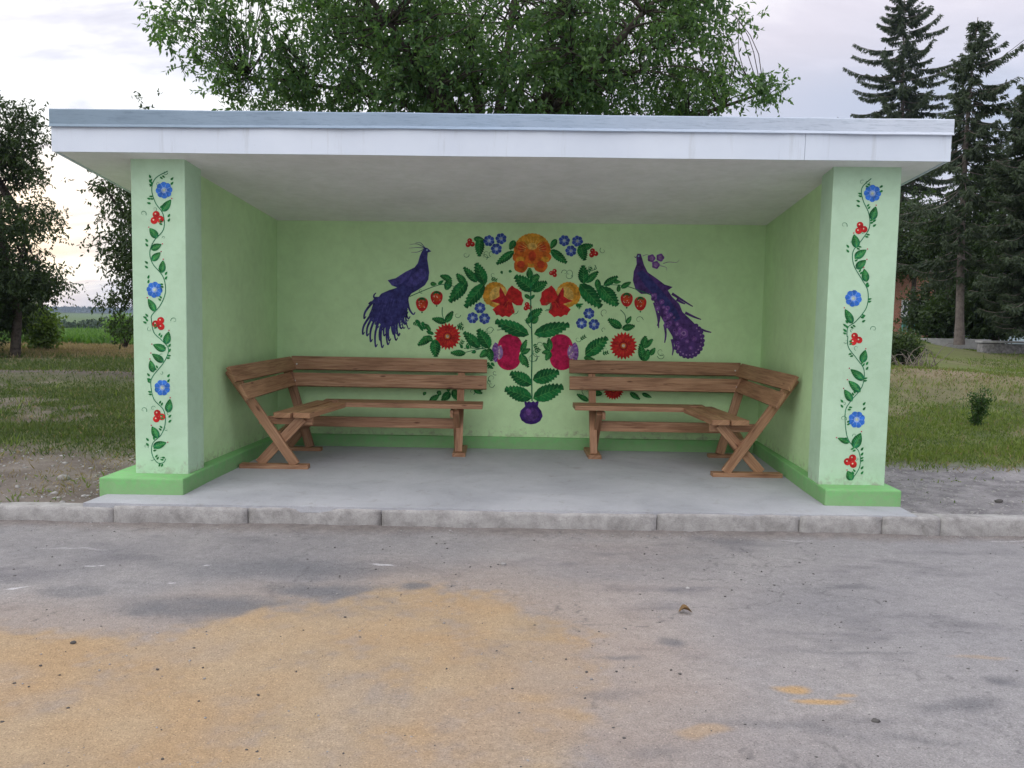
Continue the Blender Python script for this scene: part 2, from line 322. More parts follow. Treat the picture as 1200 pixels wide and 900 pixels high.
def groundcol(x, y):
    n1 = fbm(x, y, 1.4, 21); n2 = fbm(x, y, .35, 31); n3 = fbm(x, y, 4, 41); n4 = fbm(x, y, .12, 51)
    dirt = lerp(np.tile(C(.13, .105, .088), (len(x), 1)), C(.27, .235, .205), np.clip(n2 * 1.6 - .3, 0, 1))
    gravel = lerp(np.tile(C(.20, .19, .195), (len(x), 1)), C(.36, .345, .345), np.clip(n4 * 2 - .5, 0, 1))
    green = lerp(np.tile(C(.065, .09, .030), (len(x), 1)), C(.16, .185, .065), np.clip(n2 * 1.5 - .2, 0, 1))
    straw = lerp(np.tile(C(.20, .165, .10), (len(x), 1)), C(.30, .245, .155), n1)
    lush = lerp(np.tile(C(.055, .115, .025), (len(x), 1)), C(.10, .17, .045), n1)
    right = sst(0, 1, x)
    # left of the shelter
    yy = y + 1.6 * (n1 - .5) + .25 * x * 0
    cL = lerp(dirt, green, sst(8.3, 9.6, yy + .5 * (n2 - .5)))
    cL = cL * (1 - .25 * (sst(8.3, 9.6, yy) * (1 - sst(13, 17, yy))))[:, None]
    cL = lerp(cL, dirt * .62, np.clip(np.exp(-((yy - 16.8 + .35 * x * .3) / 1.7) ** 2) * (.2 + 1.6 * n2), 0, 1))
    cL = lerp(cL, dirt * .7 + straw * .15, sst(9, 10, y) * sst(.52, .66, fbm(x, y, 1.0, 312)) * .75)
    cL = lerp(cL, (straw * .6 + green * .4), sst(18.5, 20.5, yy) * .7)
    cL = lerp(cL, straw, sst(22.5, 25, y + 2 * (n3 - .5)))
    cL = lerp(cL, lush, sst(34, 35.5, y))
    fy = sst(250, 300, y); cL = lerp(cL, C(.11, .17, .06), fy)
    cL = lerp(cL, C(.05, .08, .035), sst(900, 1000, y))
    # right of the shelter
    cR = lerp(gravel, green * 1.1, sst(8.2, 9.0, y + .9 * (n1 - .5) + .4 * (n2 - .5)))
    cR = lerp(cR, straw * .9 + green * .1, np.clip(1.5 * np.exp(-(((x - 8.0) / 1.9) ** 2 + ((y - 15.4) / 1.4) ** 2)) * (.4 + n2), 0, 1) * .9)
    cR = lerp(cR, straw * .75 + dirt * .25, sst(9, 10, y) * sst(.54, .68, fbm(x, y, 1.1, 311)) * .45)
    cR = lerp(cR, green * .8, sst(24, 30, y))
    return lerp(cL, cR, right) if False else cL * (1 - right[:, None]) + cR * right[:, None]
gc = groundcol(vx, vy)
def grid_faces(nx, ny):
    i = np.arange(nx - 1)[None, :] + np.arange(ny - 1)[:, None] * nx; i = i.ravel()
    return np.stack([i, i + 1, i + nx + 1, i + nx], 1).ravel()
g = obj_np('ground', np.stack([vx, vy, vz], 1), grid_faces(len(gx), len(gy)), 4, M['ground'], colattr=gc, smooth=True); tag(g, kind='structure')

# road: asphalt with drifted sand
rx = np.array(list(-np.geomspace(4.6, 80, 14))[::-1] + list(np.linspace(-4.5, 4.7, 560)) + list(np.geomspace(4.8, 80, 14)))
ry = np.array([-40, -12, -4, 0, 1.5, 2.2] + list(np.linspace(2.5, KY + .02, 250)))
RX, RY = np.meshgrid(rx, ry); x = RX.ravel(); y = RY.ravel()
# photo coordinates of each road point: used to lay out the sand drift where it lies
def toimg(x, y, z=0.0):
    dx, dy, dz = x - EYE.x, y - EYE.y, z - EYE.z
    d = dx * fw.x + dy * fw.y + dz * fw.z; d = np.where(np.abs(d) < .3, .3, d)
    return 600 + FPX * (dx * rt.x + dy * rt.y + dz * rt.z) / d, 450 - FPX * (dx * up.x + dy * up.y + dz * up.z) / d
edge = [at(px, py, 2, 0) for px, py in ((-120, 735), (0, 738), (120, 742), (200, 736), (260, 718), (320, 706), (380, 697), (430, 690), (470, 686), (560, 690), (620, 700), (680, 740), (700, 800), (690, 860), (660, 905), (600, 960))]
def polyd(x, y, pts):
    ins = np.zeros(len(x), bool); dm = np.full(len(x), 1e9); n = len(pts)
    for i in range(n):
        ax, ay = pts[i]; bx, by = pts[(i + 1) % n]
        if ay != by:
            c = ((ay > y) != (by > y)) & (x < (bx - ax) * (y - ay) / (by - ay) + ax); ins ^= c
        t = np.clip(((x - ax) * (bx - ax) + (y - ay) * (by - ay)) / ((bx - ax) ** 2 + (by - ay) ** 2 + 1e-9), 0, 1)
        dm = np.minimum(dm, np.hypot(x - ax - t * (bx - ax), y - ay - t * (by - ay)))
    return np.where(ins, dm, -dm)
sand_poly = [(p.x, p.y) for p in edge] + [(-.2, 2.0), (-6, 2.0)]
wx = x + .35 * (fbm(x, y, .5, 61) - .5); wy = y + .22 * (fbm(x, y, .4, 62) - .5)
ds = polyd(wx, wy, sand_poly)
def blobm(px, py, rx_, ry_, soft=.5, seed=70):
    c = at(px, py, 2, 0); d = np.hypot((wx - c.x) / rx_, (wy - c.y) / ry_) + .5 * (fbm(x, y, .22, seed) - .5)
    return 1 - sst(1 - soft, 1 + soft * .4, d)
n1 = fbm(x, y, .9, 71); n2 = fbm(x, y, .22, 72); n3 = fbm(x, y, .06, 73); n5 = fbm(x * .45, y * 1.6, .35, 75)
asph = lerp(np.tile(C(.235, .23, .235), (len(x), 1)), C(.355, .338, .325), np.clip(n1 * 1.5 - .25, 0, 1))
asph = lerp(asph, C(.38, .315, .28), sst(.1, 1.1, 1.0 - np.abs(x - .7) * .8) * .45 * n5 * 1.2)
rgtm = sst(1.2, 2.6, x) ; asph = lerp(asph, C(.30, .295, .30), rgtm * .7)
n6 = fbm(x * .7, y * 1.3, .16, 76); n7 = fbm(x, y, .045, 77, 3); darkp = sst(.52, .80, n5 * .55 + n6 * .45); asph = lerp(asph, C(.17, .165, .175), np.clip(darkp * .75 * (.35 + 1.1 * n7), 0, 1)); asph = asph * (.88 + .24 * n7)[:, None]
sand = lerp(np.tile(C(.365, .278, .185), (len(x), 1)), C(.455, .345, .22), np.clip(n2 * 1.6 - .3, 0, 1)); sand = lerp(sand, C(.43, .295, .165), sst(.38, .62, n1) * .8); sand = lerp(sand, C(.36, .315, .275), sst(.52, .70, fbm(x, y, .5, 133)) * .28)
sandm = sst(-.12, .14, ds + .16 * (n2 - .5) + .20 * (n3 - .5)) * (.72 + .28 * sst(.3, .5, n3 * .5 + n2 * .5))
sandm *= 1 - .8 * sst(.3, 1.6, x + .6) * sst(.4, .6, n5)
c = lerp(asph, sand, np.clip(sandm, 0, 1))
halo = sst(-.75, -.05, ds) * (1 - sandm) * .45 * sst(.3, .6, n1 + .1); c = lerp(c, C(.40, .31, .235), halo)
drk = np.maximum.reduce([blobm(245, 712, .50, .21, .7, seed=81), blobm(375, 692, .48, .16, .7, seed=82), blobm(320, 665, 1.0, .22, .8, seed=83) * .75, blobm(497, 688, .10, .07, seed=84), blobm(80, 695, .22, .12, seed=85) * .6, blobm(190, 715, .18, .10, seed=98) * .8])
drk = drk * (1 - sst(.02, .10, ds)); c = lerp(c, C(.165, .168, .178), np.clip(drk * (.6 + .7 * n6), 0, 1) * .85)
for (px, py, a, b, s, st) in ((772, 748, .09, .05, 86, .8), (716, 770, .10, .03, 87, .8), (1145, 828, .22, .05, 88, .8), (1020, 765, .16, .03, 89, .6), (1195, 805, .10, .07, 90, .8), (900, 855, .3, .06, 91, .5), (1000, 690, .35, .06, 92, .4), (700, 815, .16, .06, 93, .5), (1060, 865, .25, .05, 94, .5), (760, 885, .22, .05, 95, .5)):
    c = lerp(c, C(.15, .15, .16), np.clip(blobm(px, py, a, b, .95, s) * st * (.25 + 1.3 * n6) * .85, 0, 1))
for (px, py, a, b, s, st) in ((925, 805, .10, .06, 101, 1), (965, 822, .17, .035, 102, 1), (1000, 815, .08, .02, 103, .7), (820, 865, .12, .05, 104, .5), (1130, 768, .15, .03, 105, .35)):
    c = lerp(c, C(.47, .32, .17), blobm(px, py, a, b, .5, s) * st)
dk = sst(KY - .26, KY - .03, y + .26 * (n2 - .5) + .1 * (n3 - .5)); c = lerp(c, lerp(np.tile(C(.13, .115, .105), (len(x), 1)), C(.30, .27, .25), n3), dk * .85)
for (px, py, a, b, s) in ((455, 661, .10, .016, 111), (20, 690, .06, .014, 112), (8, 676, .05, .012, 113), (193, 681, .03, .01, 114), (115, 662, .03, .01, 115), (240, 661, .03, .01, 116), (1190, 634, .14, .015, 117), (920, 632, .12, .01, 118), (80, 642, .2, .01, 119)):
    c = lerp(c, C(.60, .59, .60), blobm(px, py, a, b, .35, s) * (.9 if s < 117 else .35))
ck = np.abs(fbm(x, y, .8, 140, 5) - .5); c = lerp(c, C(.11, .108, .11), (1 - sst(.0, .006, ck)) * (1 - np.clip(sandm, 0, 1)) * .55 * sst(.45, .6, fbm(x, y, 1.3, 141)))
rz = .012 * (fbm(x, y, .8, 120) - .5) + .004 * (n3 - .5) + .02 * dk * n2
rz = np.where(np.abs(x) > 4.6, 0, rz)
g = obj_np('road', np.stack([x, y, rz], 1), grid_faces(len(rx), len(ry)), 4, M['road'], colattr=c, smooth=True); tag(g, kind='structure')

# ------------------------------------------------------------------ boxes and prisms
def prism(bm, pts, z0, z1, mat=0):
    """vertical prism; z0 / z1 numbers or functions of (x, y)"""
    f0 = z0 if callable(z0) else (lambda x, y: z0); f1 = z1 if callable(z1) else (lambda x, y: z1)
    b = [bm.verts.new((x, y, f0(x, y))) for x, y in pts]; t = [bm.verts.new((x, y, f1(x, y))) for x, y in pts]; n = len(pts); fs = []
    fs.append(bm.faces.new(b[::-1])); fs.append(bm.faces.new(t))
    for i in range(n): fs.append(bm.faces.new((b[i], b[(i + 1) % n], t[(i + 1) % n], t[i])))
    for f in fs: f.material_index = mat
    bmesh.ops.recalc_face_normals(bm, faces=fs)
    return fs
def bevel(bm, off, seg=2, ang=.5):
    ed = [e for e in bm.edges if len(e.link_faces) == 2 and e.calc_face_angle(0) > ang]
    bmesh.ops.bevel(bm, geom=ed, offset=off, segments=seg, affect='EDGES', profile=.6)

# kerb: worn concrete kerbstones
joints = [-40, -12, -6.2, -4.6] + [at(px, 600, 1, KY).x for px in (-10, 133, 290, 447, 770, 938, 1035, 1103)] + [5.2, 6.6, 12, 40]
bm = bmesh.new()
for i in range(len(joints) - 1):
    x0, x1 = joints[i] + .0035, joints[i + 1] - .0035; dz = random.uniform(-.008, .006); dy = random.uniform(-.01, .008)
    if x1 < -2.55: dz -= .012
    n = max(2, int((x1 - x0) / .05)) if abs(x0) < 7 else 2
    sec = [(.004, -.05), (.0, .045), (.002, .108), (.007, .124), (.018, .130), (KD - .02, .131), (KD, .12), (KD, -.05)]
    rows = []
    for k in range(n + 1):
        xx = x0 + (x1 - x0) * k / n; e = .005 * max(0, 1 - min(k, n - k) / 1.2); row = []
        for j, (yy, zz) in enumerate(sec):
            q = mnoise.noise(Vector((xx * 5, yy * 20, zz * 20 + i))) * .009 + mnoise.noise(Vector((xx * 17, yy * 40, zz * 40))) * .004
            chip = max(0, mnoise.noise(Vector((xx * 3.1, 7.7, i * .3))) - .25) * .11 if j in (2, 3, 4) else 0
            row.append(bm.verts.new((xx, KY + yy + dy + q + e * (j < 3) + chip * .6, zz + dz + q * .5 - e * (1 < j < 7) - chip * .5)))
        rows.append(row)
    for k in range(n):
        for j in range(len(sec) - 1): bm.faces.new((rows[k][j], rows[k + 1][j], rows[k + 1][j + 1], rows[k][j + 1]))
    bm.faces.new(rows[0]); bm.faces.new(rows[-1][::-1])
bmesh.ops.recalc_face_normals(bm, faces=bm.faces)
o = obj_bm('kerb', bm, M['kerb'], smooth=True); tag(o, kind='structure')
# dark soil in the joints behind the kerb faces
bm = bmesh.new(); prism(bm, [(-40, KY + .03), (40, KY + .03), (40, KY + KD - .01), (-40, KY + KD - .01)], -.05, .095)
o = obj_bm('kerb_bedding', bm, M['bark']); tag(o, kind='structure')

# ------------------------------------------------------------------ shelter
S = empty('bus_shelter', (0, 7.6, .13), 'roadside bus shelter with mint green walls, flat white roof and painted folk flowers', 'bus shelter')
def roofz(x, y): return 2.64 + .010 * x - .0949 * (y - 6.633)
ZF, ZP, YB = .13, .259, 8.90
pLo, pLi, pRi, pRo = -2.765, -2.366, 2.464, 2.975
YF, YE = 6.633, 6.93
top = lambda x, y: roofz(x, y) + .02
# floor slab
bm = bmesh.new(); 
fe_ = [(-2.93 + 5.93 * k / 120, KY + .020 + .012 * mnoise.noise(Vector((k * .13, 1, 0))) + .010 * mnoise.noise(Vector((k * .7, 5, 0)))) for k in range(121)]
prism(bm, fe_ + [(3.08, 9.1), (-2.60, 9.1)], .095, .1375); prism(bm, [(-2.93, KY + KD + .004), (3.00, KY + KD + .004), (3.08, 9.1), (-2.60, 9.1)], -.02, .133)
o = obj_bm('concrete_floor', bm, M['slab'], S)
# plinths (left arm, back, right arm) all in one painted base
bm = bmesh.new()
# left outer, inner boundaries
prism(bm, [(-2.955, 6.434), (-2.335, 6.434), (-2.315, 6.96), (-2.185, YB - .035), (-2.185, 9.1), (-2.80, 9.1)], ZF - .02, ZP)
prism(bm, [(2.445, 6.434), (3.02, 6.434), (3.06, 9.1), (2.605, 9.1), (2.605, YB - .035), (2.47, 6.96)], ZF - .02, ZP)
prism(bm, [(-2.185, YB - .035), (2.605, YB - .035), (2.605, 9.1), (-2.185, 9.1)], ZF - .02, ZP)
bmesh.ops.remove_doubles(bm, verts=bm.verts, dist=.0005)
bevel(bm, .012, 2)
o = obj_bm('painted_base', bm, M['base'], S)
# walls
bm = bmesh.new(); prism(bm, [(-2.425, YE), (-2.262, YB), (-2.262, 9.1), (-2.70, 9.1), (-2.70, YE)], ZP - .02, top); obj_bm('side_wall', bm, M['wall'], S)
bm = bmesh.new(); prism(bm, [(2.555, YE), (2.652, YB), (2.652, 9.1), (2.92, 9.1), (2.92, YE)], ZP - .02, top); obj_bm('side_wall', bm, M['wall'], S)
bm = bmesh.new(); prism(bm, [(-2.262, YB), (2.652, YB), (2.652, 9.1), (-2.262, 9.1)], ZP - .02, top); back_wall = obj_bm('back_wall', bm, M['wall'], S)
def pillar(x0, x1, sk):
    bm = bmesh.new(); prism(bm, [(x0, YF), (x1, YF), (x1 + sk, YE), (x0 + sk, YE)], ZP - .02, top); bevel(bm, .006, 2)
    return obj_bm('pillar', bm, M['pillar'], S)
pilL = pillar(pLo, pLi, .02); pilR = pillar(pRi, pRo, .02)
# roof: slab, fascia, flashing
xl, xr, y0, y1 = -3.215, 3.21, 6.42, 9.35
bm = bmesh.new(); prism(bm, [(xl, y0), (xr, y0), (xr, y1), (xl, y1)], roofz, lambda x, y: roofz(x, y) + .20); bevel(bm, .006, 1)
obj_bm('roof_slab', bm, M['white'], S)
xj = at(943, 165, 1, y0).x
for a, b, in ((xl - .012, xj - .0015), (xj + .0015, xr + .012)):
    bm = bmesh.new(); n = 24
    v = []
    for k in range(n + 1):
        xx = a + (b - a) * k / n; wv = .0025 * mnoise.noise(Vector((xx * 1.3, 0, 0)))
        v.append([bm.verts.new((xx, yy + wv, zz)) for yy, zz in ((y0 - .014, roofz(xx, y0) - .012 + wv), (y0 - .014, roofz(xx, y0) + .195), (y0 - .002, roofz(xx, y0) + .195), (y0 - .002, roofz(xx, y0) - .012 + wv))])
    for k in range(n):
        for j in range(4): bm.faces.new((v[k][j], v[k + 1][j], v[k + 1][(j + 1) % 4], v[k][(j + 1) % 4]))
    bm.faces.new(v[0]); bm.faces.new(v[-1][::-1]); bmesh.ops.recalc_face_normals(bm, faces=bm.faces)
    obj_bm('fascia_board', bm, M['fascia'], S)
for xs, s in ((xl, -1), (xr, 1)):   # side fascias
    bm = bmesh.new(); xa, xb = sorted((xs + s * .002, xs + s * .013)); prism(bm, [(xa, y0), (xb, y0), (xb, y1), (xa, y1)], lambda x, y: roofz(x, y) - .008, lambda x, y: roofz(x, y) + .195)
    obj_bm('fascia_board', bm, M['fascia'], S)
# metal flashing: folded strip with a drip lip, slightly wavy
bm = bmesh.new(); n = 90; v = []
sec = [(.02, .300), (-.022, .298), (-.026, .290), (-.026, .205), (-.036, .186), (-.034, .182), (-.018, .196)]
for k in range(n + 1):
    xx = xl - .02 + (xr - xl + .04) * k / n; wv = .008 * mnoise.noise(Vector((xx * 2.1, 3, 0))) + .004 * mnoise.noise(Vector((xx * 9, 1, 0)))
    hl = -.012 * sst(-.5, -3.2, np.array(xx)).item()   # the strip is deeper at the left end
    v.append([bm.verts.new((xx, y0 + yy + wv * (zz < .25), roofz(xx, y0) + zz - .012 + (hl if zz < .25 else 0) + wv * .5)) for yy, zz in sec])
for k in range(n):
    for j in range(len(sec) - 1): bm.faces.new((v[k][j], v[k + 1][j], v[k + 1][j + 1], v[k][j + 1]))
bmesh.ops.recalc_face_normals(bm, faces=bm.faces)
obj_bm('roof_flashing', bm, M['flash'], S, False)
bm = bmesh.new(); prism(bm, [(xl - .015, y0 + .005), (xr + .015, y0 + .005), (xr + .015, y1), (xl - .015, y1)], lambda x, y: roofz(x, y) + .2, lambda x, y: roofz(x, y) + .28); obj_bm('roof_covering', bm, M['flash'], S)

# ------------------------------------------------------------------ folk painting
pal = dict(leaf=(.016, .21, .05), leafd=(.008, .125, .032), leafl=(.10, .38, .09), navy=(.05, .05, .21), navy2=(.085, .075, .30), purple=(.095, .045, .20), plum=(.20, .08, .34), lilac=(.36, .20, .46),
           blue=(.05, .10, .42), blue2=(.045, .20, .70), sky=(.35, .50, .80), red=(.58, .022, .022), redd=(.36, .01, .018), orange=(.70, .16, .02), ochre=(.72, .34, .035), yellow=(.80, .50, .12), crim=(.55, .012, .085), cream=(.70, .62, .45), orred=(.62, .07, .02), vine=(.02, .20, .09), pale=(.62, .72, .50), pot=(.05, .02, .16))
PM = {k: simple('paint_' + k, v, .7, .30, 26, .15, 60, spec=.2) for k, v in pal.items()}
class Art:
    def __init__(s, y, sz=1): s.y = y; s.bm = bmesh.new(); s.m = []; s.k = 0; s.sz = sz
    def mi(s, c):
        if c not in s.m: s.m.append(c)
        return s.m.index(c)
    def poly(s, pts, c, lay=None):
        s.k += 1; yy = s.y - .0012 - (.00035 * (lay if lay is not None else 1)) - 1e-6 * s.k
        vs = [s.bm.verts.new(at(px, py, 1, yy)) for px, py in pts]
        try: f = s.bm.faces.new(vs)
        except ValueError: return
        f.material_index = s.mi(c)
    def disc(s, cx, cy, r, c, lay=2, ry=None, n=18, ph=0, wob=0):
        ry = ry or r; s.poly([(cx + r * (1 + wob * math.cos(5 * t + ph)) * math.cos(t), cy + ry * (1 + wob * math.cos(5 * t + ph)) * math.sin(t)) for t in [2 * math.pi * i / n + ph for i in range(n)]], c, lay)
    def stroke(s, pts, w, c='vine', lay=1, taper=1):
        # Catmull-Rom smoothed ribbon
        P = [Vector((p[0], p[1])) for p in pts]; Q = [P[0]] + P + [P[-1]]; out = []
        for i in range(1, len(Q) - 2):
            for k in range(5):
                t = k / 5; a, b, c_, d = Q[i - 1], Q[i], Q[i + 1], Q[i + 2]
                out.append(.5 * ((2 * b) + (c_ - a) * t + (2 * a - 5 * b + 4 * c_ - d) * t * t + (3 * b - a - 3 * c_ + d) * t ** 3))
        out.append(P[-1]); n = len(out); L_, R_ = [], []
        for i, p in enumerate(out):
            d = (out[min(i + 1, n - 1)] - out[max(i - 1, 0)]); d = d.normalized() if d.length > 1e-6 else Vector((1, 0)); q = Vector((-d.y, d.x))
            ww = w * .5 * (1 - taper * .8 * i / n); L_.append(p + q * ww); R_.append(p - q * ww)
        s.k += 1; yy = s.y - .0012 - .00035 * lay - 1e-6 * s.k; idx = s.mi(c)
        A = [s.bm.verts.new(at(p.x, p.y, 1, yy)) for p in L_]; B = [s.bm.verts.new(at(p.x, p.y, 1, yy)) for p in R_]
        for i in range(n - 1):
            f = s.bm.faces.new((A[i], A[i + 1], B[i + 1], B[i])); f.material_index = idx
    def leaf(s, x0, y0, x1, y1, w, serr=True, c='leaf', lay=2):
        """leaf from base to tip with toothed edge, darker half and pale veins"""
        a = Vector((x0, y0)); b = Vector((x1, y1)); d = b - a; Ln = d.length; d /= Ln; q = Vector((-d.y, d.x)); n = 9
        def side(sg):
            pts = []
            for i in range(1, n):
                t = i / n; ww = w * .5 * math.sin(math.pi * t ** .75) ** .8
                p = a + d * (t * Ln) + q * ww * sg
                if serr and w > 5: pts.append(p - d * .2); pts.append(p + q * sg * w * .07 + d * (Ln / n * .75))
                else: pts.append(p)
            return pts
        A = side(1); B = side(-1)
        s.poly([a] + A + [b] + B[::-1], c, lay)
        if w > 4.5:
            C2 = 'leafd' if c == 'leaf' else c
            s.poly([a] + [a + (p - a) for p in B] + [b], C2, lay + .5)
            for i in range(1, 6):
                t = .12 + i * .13; p = a + d * t * Ln; e = w * .34 * math.sin(math.pi * t ** .75)
                for sg in (1, -1): s.stroke([p, p + d * Ln * .12 + q * sg * e], .45, 'leafl', lay + 1, .5)
            s.stroke([a, b - d * Ln * .15], .5, 'leafl', lay + 1, .6)
    def sprig(s, x, y, ang, n=3, sz=3):
        for i in range(n):
            t = ang + (i - 1) * .7; cx = x + math.cos(ang) * i * sz * .9; cy = y + math.sin(ang) * i * sz * .9
            for sg in (1, -1): s.leaf(cx, cy, cx + math.cos(ang + sg * .8) * sz * 1.3, cy + math.sin(ang + sg * .8) * sz * 1.3, sz * .55, False, 'leaf', 1.5)
        s.stroke([(x, y), (x + math.cos(ang) * n * sz, y + math.sin(ang) * n * sz)], .6, 'leaf', 1)
    def curl(s, x, y, r, ang=0, hand=1, c='vine', w=.7):
        s.stroke([(x + (r - r * .8 * k / 9) * math.cos(ang + hand * k * .62) - r * math.cos(ang), y + (r - r * .8 * k / 9) * math.sin(ang + hand * k * .62) - r * math.sin(ang)) for k in range(10)], w, c, 1)
    def blue(s, cx, cy, r, c='blue', n=7):
        ph = random.random()
        for i in range(n):
            t = 2 * math.pi * i / n + ph; s.disc(cx + r * .62 * math.cos(t), cy + r * .62 * math.sin(t), r * .40, c, 2, n=10)
        s.disc(cx, cy, r * .62, c, 2.5, n=12); s.disc(cx, cy, r * .36, 'sky', 3, n=12); s.disc(cx, cy, r * .17, 'pale', 3.5, n=8)
        for i in range(n):
            t = 2 * math.pi * (i + .5) / n + ph; s.stroke([(cx + r * .4 * math.cos(t), cy + r * .4 * math.sin(t)), (cx + r * .85 * math.cos(t), cy + r * .85 * math.sin(t))], .45, 'sky', 3)
    def berries(s, cx, cy, r, c='red', ph=0.5):
        for i in range(3):
            t = ph + 2.094 * i; s.disc(cx + r * .55 * math.cos(t), cy + r * .55 * math.sin(t), r * .55, c, 2 + .1 * i, n=12); s.disc(cx + r * .55 * math.cos(t) - r * .1, cy + r * .55 * math.sin(t) - r * .1, r * .13, 'cream', 3.2, n=6)
    def done(s, name, parent, label=None):
        o = obj_bm(name, s.bm, [PM[c] for c in s.m], parent)
        if label: o['label'] = label
        return o
c1 = lambda X, Y: (420 + X / 6, 260 + Y / 6)
c2 = lambda X, Y: (560 + X / 7.5, 260 + Y / 7.5)
c3 = lambda X, Y: (560 + X / 6.925, 370 + Y / 6.925)
c4 = lambda X, Y: (660 + X / 5.806, 270 + Y / 5.806)
c5 = lambda X, Y: (480 + X / 6.92, 370 + Y / 6.92)
W = YB
# --- left bird
A = Art(W)
A.poly([c1(*p) for p in [(470, 180), (487, 185), (512, 208), (488, 216), (484, 260), (492, 310), (498, 355), (492, 405), (468, 445), (420, 478), (372, 505), (352, 535), (350, 600), (330, 640), (300, 690), (270, 720), (235, 735), (180, 740), (130, 700), (100, 660), (95, 600), (125, 550), (160, 505), (215, 480), (272, 462), (235, 447), (205, 410), (262, 396), (330, 352), (395, 320), (418, 290), (432, 240), (448, 205)]], 'navy', 2)
A.poly([c1(*p) for p in [(430, 330), (470, 330), (480, 380), (440, 430), (380, 460), (330, 450), (370, 380)]], 'navy2', 3)
A.poly([c1(*p) for p in [(205, 410), (262, 396), (330, 352), (380, 335), (350, 400), (290, 440), (235, 447)]], 'navy2', 2.7)
for sx, ex in ((120, (40, 680)), (110, (30, 790)), (125, (60, 800)), (140, (85, 840)), (165, (120, 875)), (185, (165, 880)), (205, (150, 830)), (225, (205, 860)), (245, (215, 835)), (262, (262, 830)), (285, (280, 800)), (300, (300, 750)), (330, (385, 650)), (335, (350, 680)), (160, (75, 575)), (170, (110, 515)), (330, (325, 720)), (230, (180, 800)), (255, (245, 790))):
    y_ = 640 if ex[1] > 700 else 560
    mx_ = ((sx * .3 + ex[0] * .7) - 12, y_ + (ex[1] - y_) * .55)
    A.stroke([c1(sx + 10, y_ - 30), c1(*mx_), c1(*ex), c1(ex[0] + 14, ex[1] - 16)], 3.2, 'navy', 2.2, .9)
for k in range(30):
    xx = 110 + 8 * k + random.uniform(-8, 8); yy_ = random.uniform(560, 640); ln_ = random.uniform(110, 190) * (1 - .3 * abs(k - 14) / 15)
    A.stroke([c1(xx, yy_), c1(xx - 14, yy_ + ln_ * .5), c1(xx - 16 - (14 - k) * 1.4, yy_ + ln_), c1(xx - 4 - (14 - k) * 1.4, yy_ + ln_ - 8)], 1.9, 'navy', 2.1, .85)
for k in range(26):
    xx = random.uniform(130, 330); yy_ = random.uniform(520, 700); A.stroke([c1(xx, yy_), c1(xx - 15, yy_ + 50)], .7, 'navy2', 3)
for ex in ((360, 160), (355, 185), (370, 215), (400, 150)): A.stroke([c1(470, 185), c1((470 + ex[0]) / 2, ex[1] - 4), c1(*ex)], .9, 'navy', 2)
A.disc(*c1(482, 198), 1, 'sky', 4)
A.done('painted_bird', back_wall, 'navy blue painted bird with shaggy curling tail')
# --- right bird
A = Art(W)
A.poly([c4(*p) for p in [(497, 178), (505, 158), (528, 160), (540, 200), (550, 235), (575, 285), (640, 330), (690, 368), (745, 385), (712, 408), (740, 450), (790, 500), (812, 555), (870, 610), (920, 660), (950, 715), (958, 770), (925, 840), (860, 868), (800, 842), (762, 800), (742, 720), (700, 650), (660, 580), (622, 490), (588, 430), (530, 432), (492, 402), (474, 340), (480, 280), (500, 230)]], 'purple', 2)
A.poly([c4(*p) for p in [(500, 290), (540, 270), (600, 330), (680, 420), (760, 520), (800, 600), (760, 620), (690, 540), (620, 440), (560, 380)]], 'navy', 2.6)
A.stroke([c4(495, 185), c4(484, 178)], 1.4, 'purple', 2); A.disc(*c4(513, 175), 1, 'sky', 4)
for k in range(30):
    t = k / 29; cx = 600 + 270 * t + random.uniform(-60, 60) * (.5 + t * .8); cy = 440 + 350 * t + random.uniform(-25, 25)
    A.disc(*c4(cx, cy), random.uniform(1.6, 3.2), 'plum', 3, n=10); A.disc(*c4(cx, cy), 1.0, 'lilac' if k % 3 else 'purple', 3.6, n=8)
for k in range(15):
    t = -1.0 + k * .26; cx = 852 + 98 * math.cos(t); cy = 745 + 115 * math.sin(t); A.disc(*c4(cx, cy), 2.6, 'purple', 2.2, n=10); A.disc(*c4(852 + 88 * math.cos(t + .13), 745 + 104 * math.sin(t + .13)), 1.0, 'lilac', 3.4, n=8)
A.disc(*c4(820, 700), 5.4, 'plum', 3.1); A.disc(*c4(820, 700), 3, 'lilac', 3.7); A.disc(*c4(820, 700), 1.6, 'purple', 3.8)
for p, q in (((620, 490), (650, 665)), ((690, 640), (690, 765)), ((740, 740), (742, 850)), ((740, 430), (882, 518)), ((770, 470), (830, 500)), ((830, 560), (938, 606)), ((905, 660), (1008, 694)), ((650, 560), (640, 650))):
    m_ = ((p[0] + q[0]) / 2 + 8, (p[1] + q[1]) / 2 + 6); A.stroke([c4(*p), c4(*m_), c4(*q)], 3.4, 'purple', 1.8, .9)
for cx, cy in ((600, 190), (660, 185), (630, 235)):
    A.disc(*c4(cx, cy), 4.6, 'plum', 1.8, wob=.1); A.disc(*c4(cx, cy), 2.4, 'lilac', 2.6)
A.stroke([c4(540, 175), c4(570, 165), c4(600, 180)], .7, 'plum', 1); A.stroke([c4(680, 225), c4(720, 215), c4(770, 218), c4(790, 200)], .8, 'plum', 1); A.stroke([c4(660, 240), c4(700, 252), c4(705, 275)], .7, 'plum', 1)
A.done('painted_bird', back_wall, 'violet painted bird with long spotted tail')
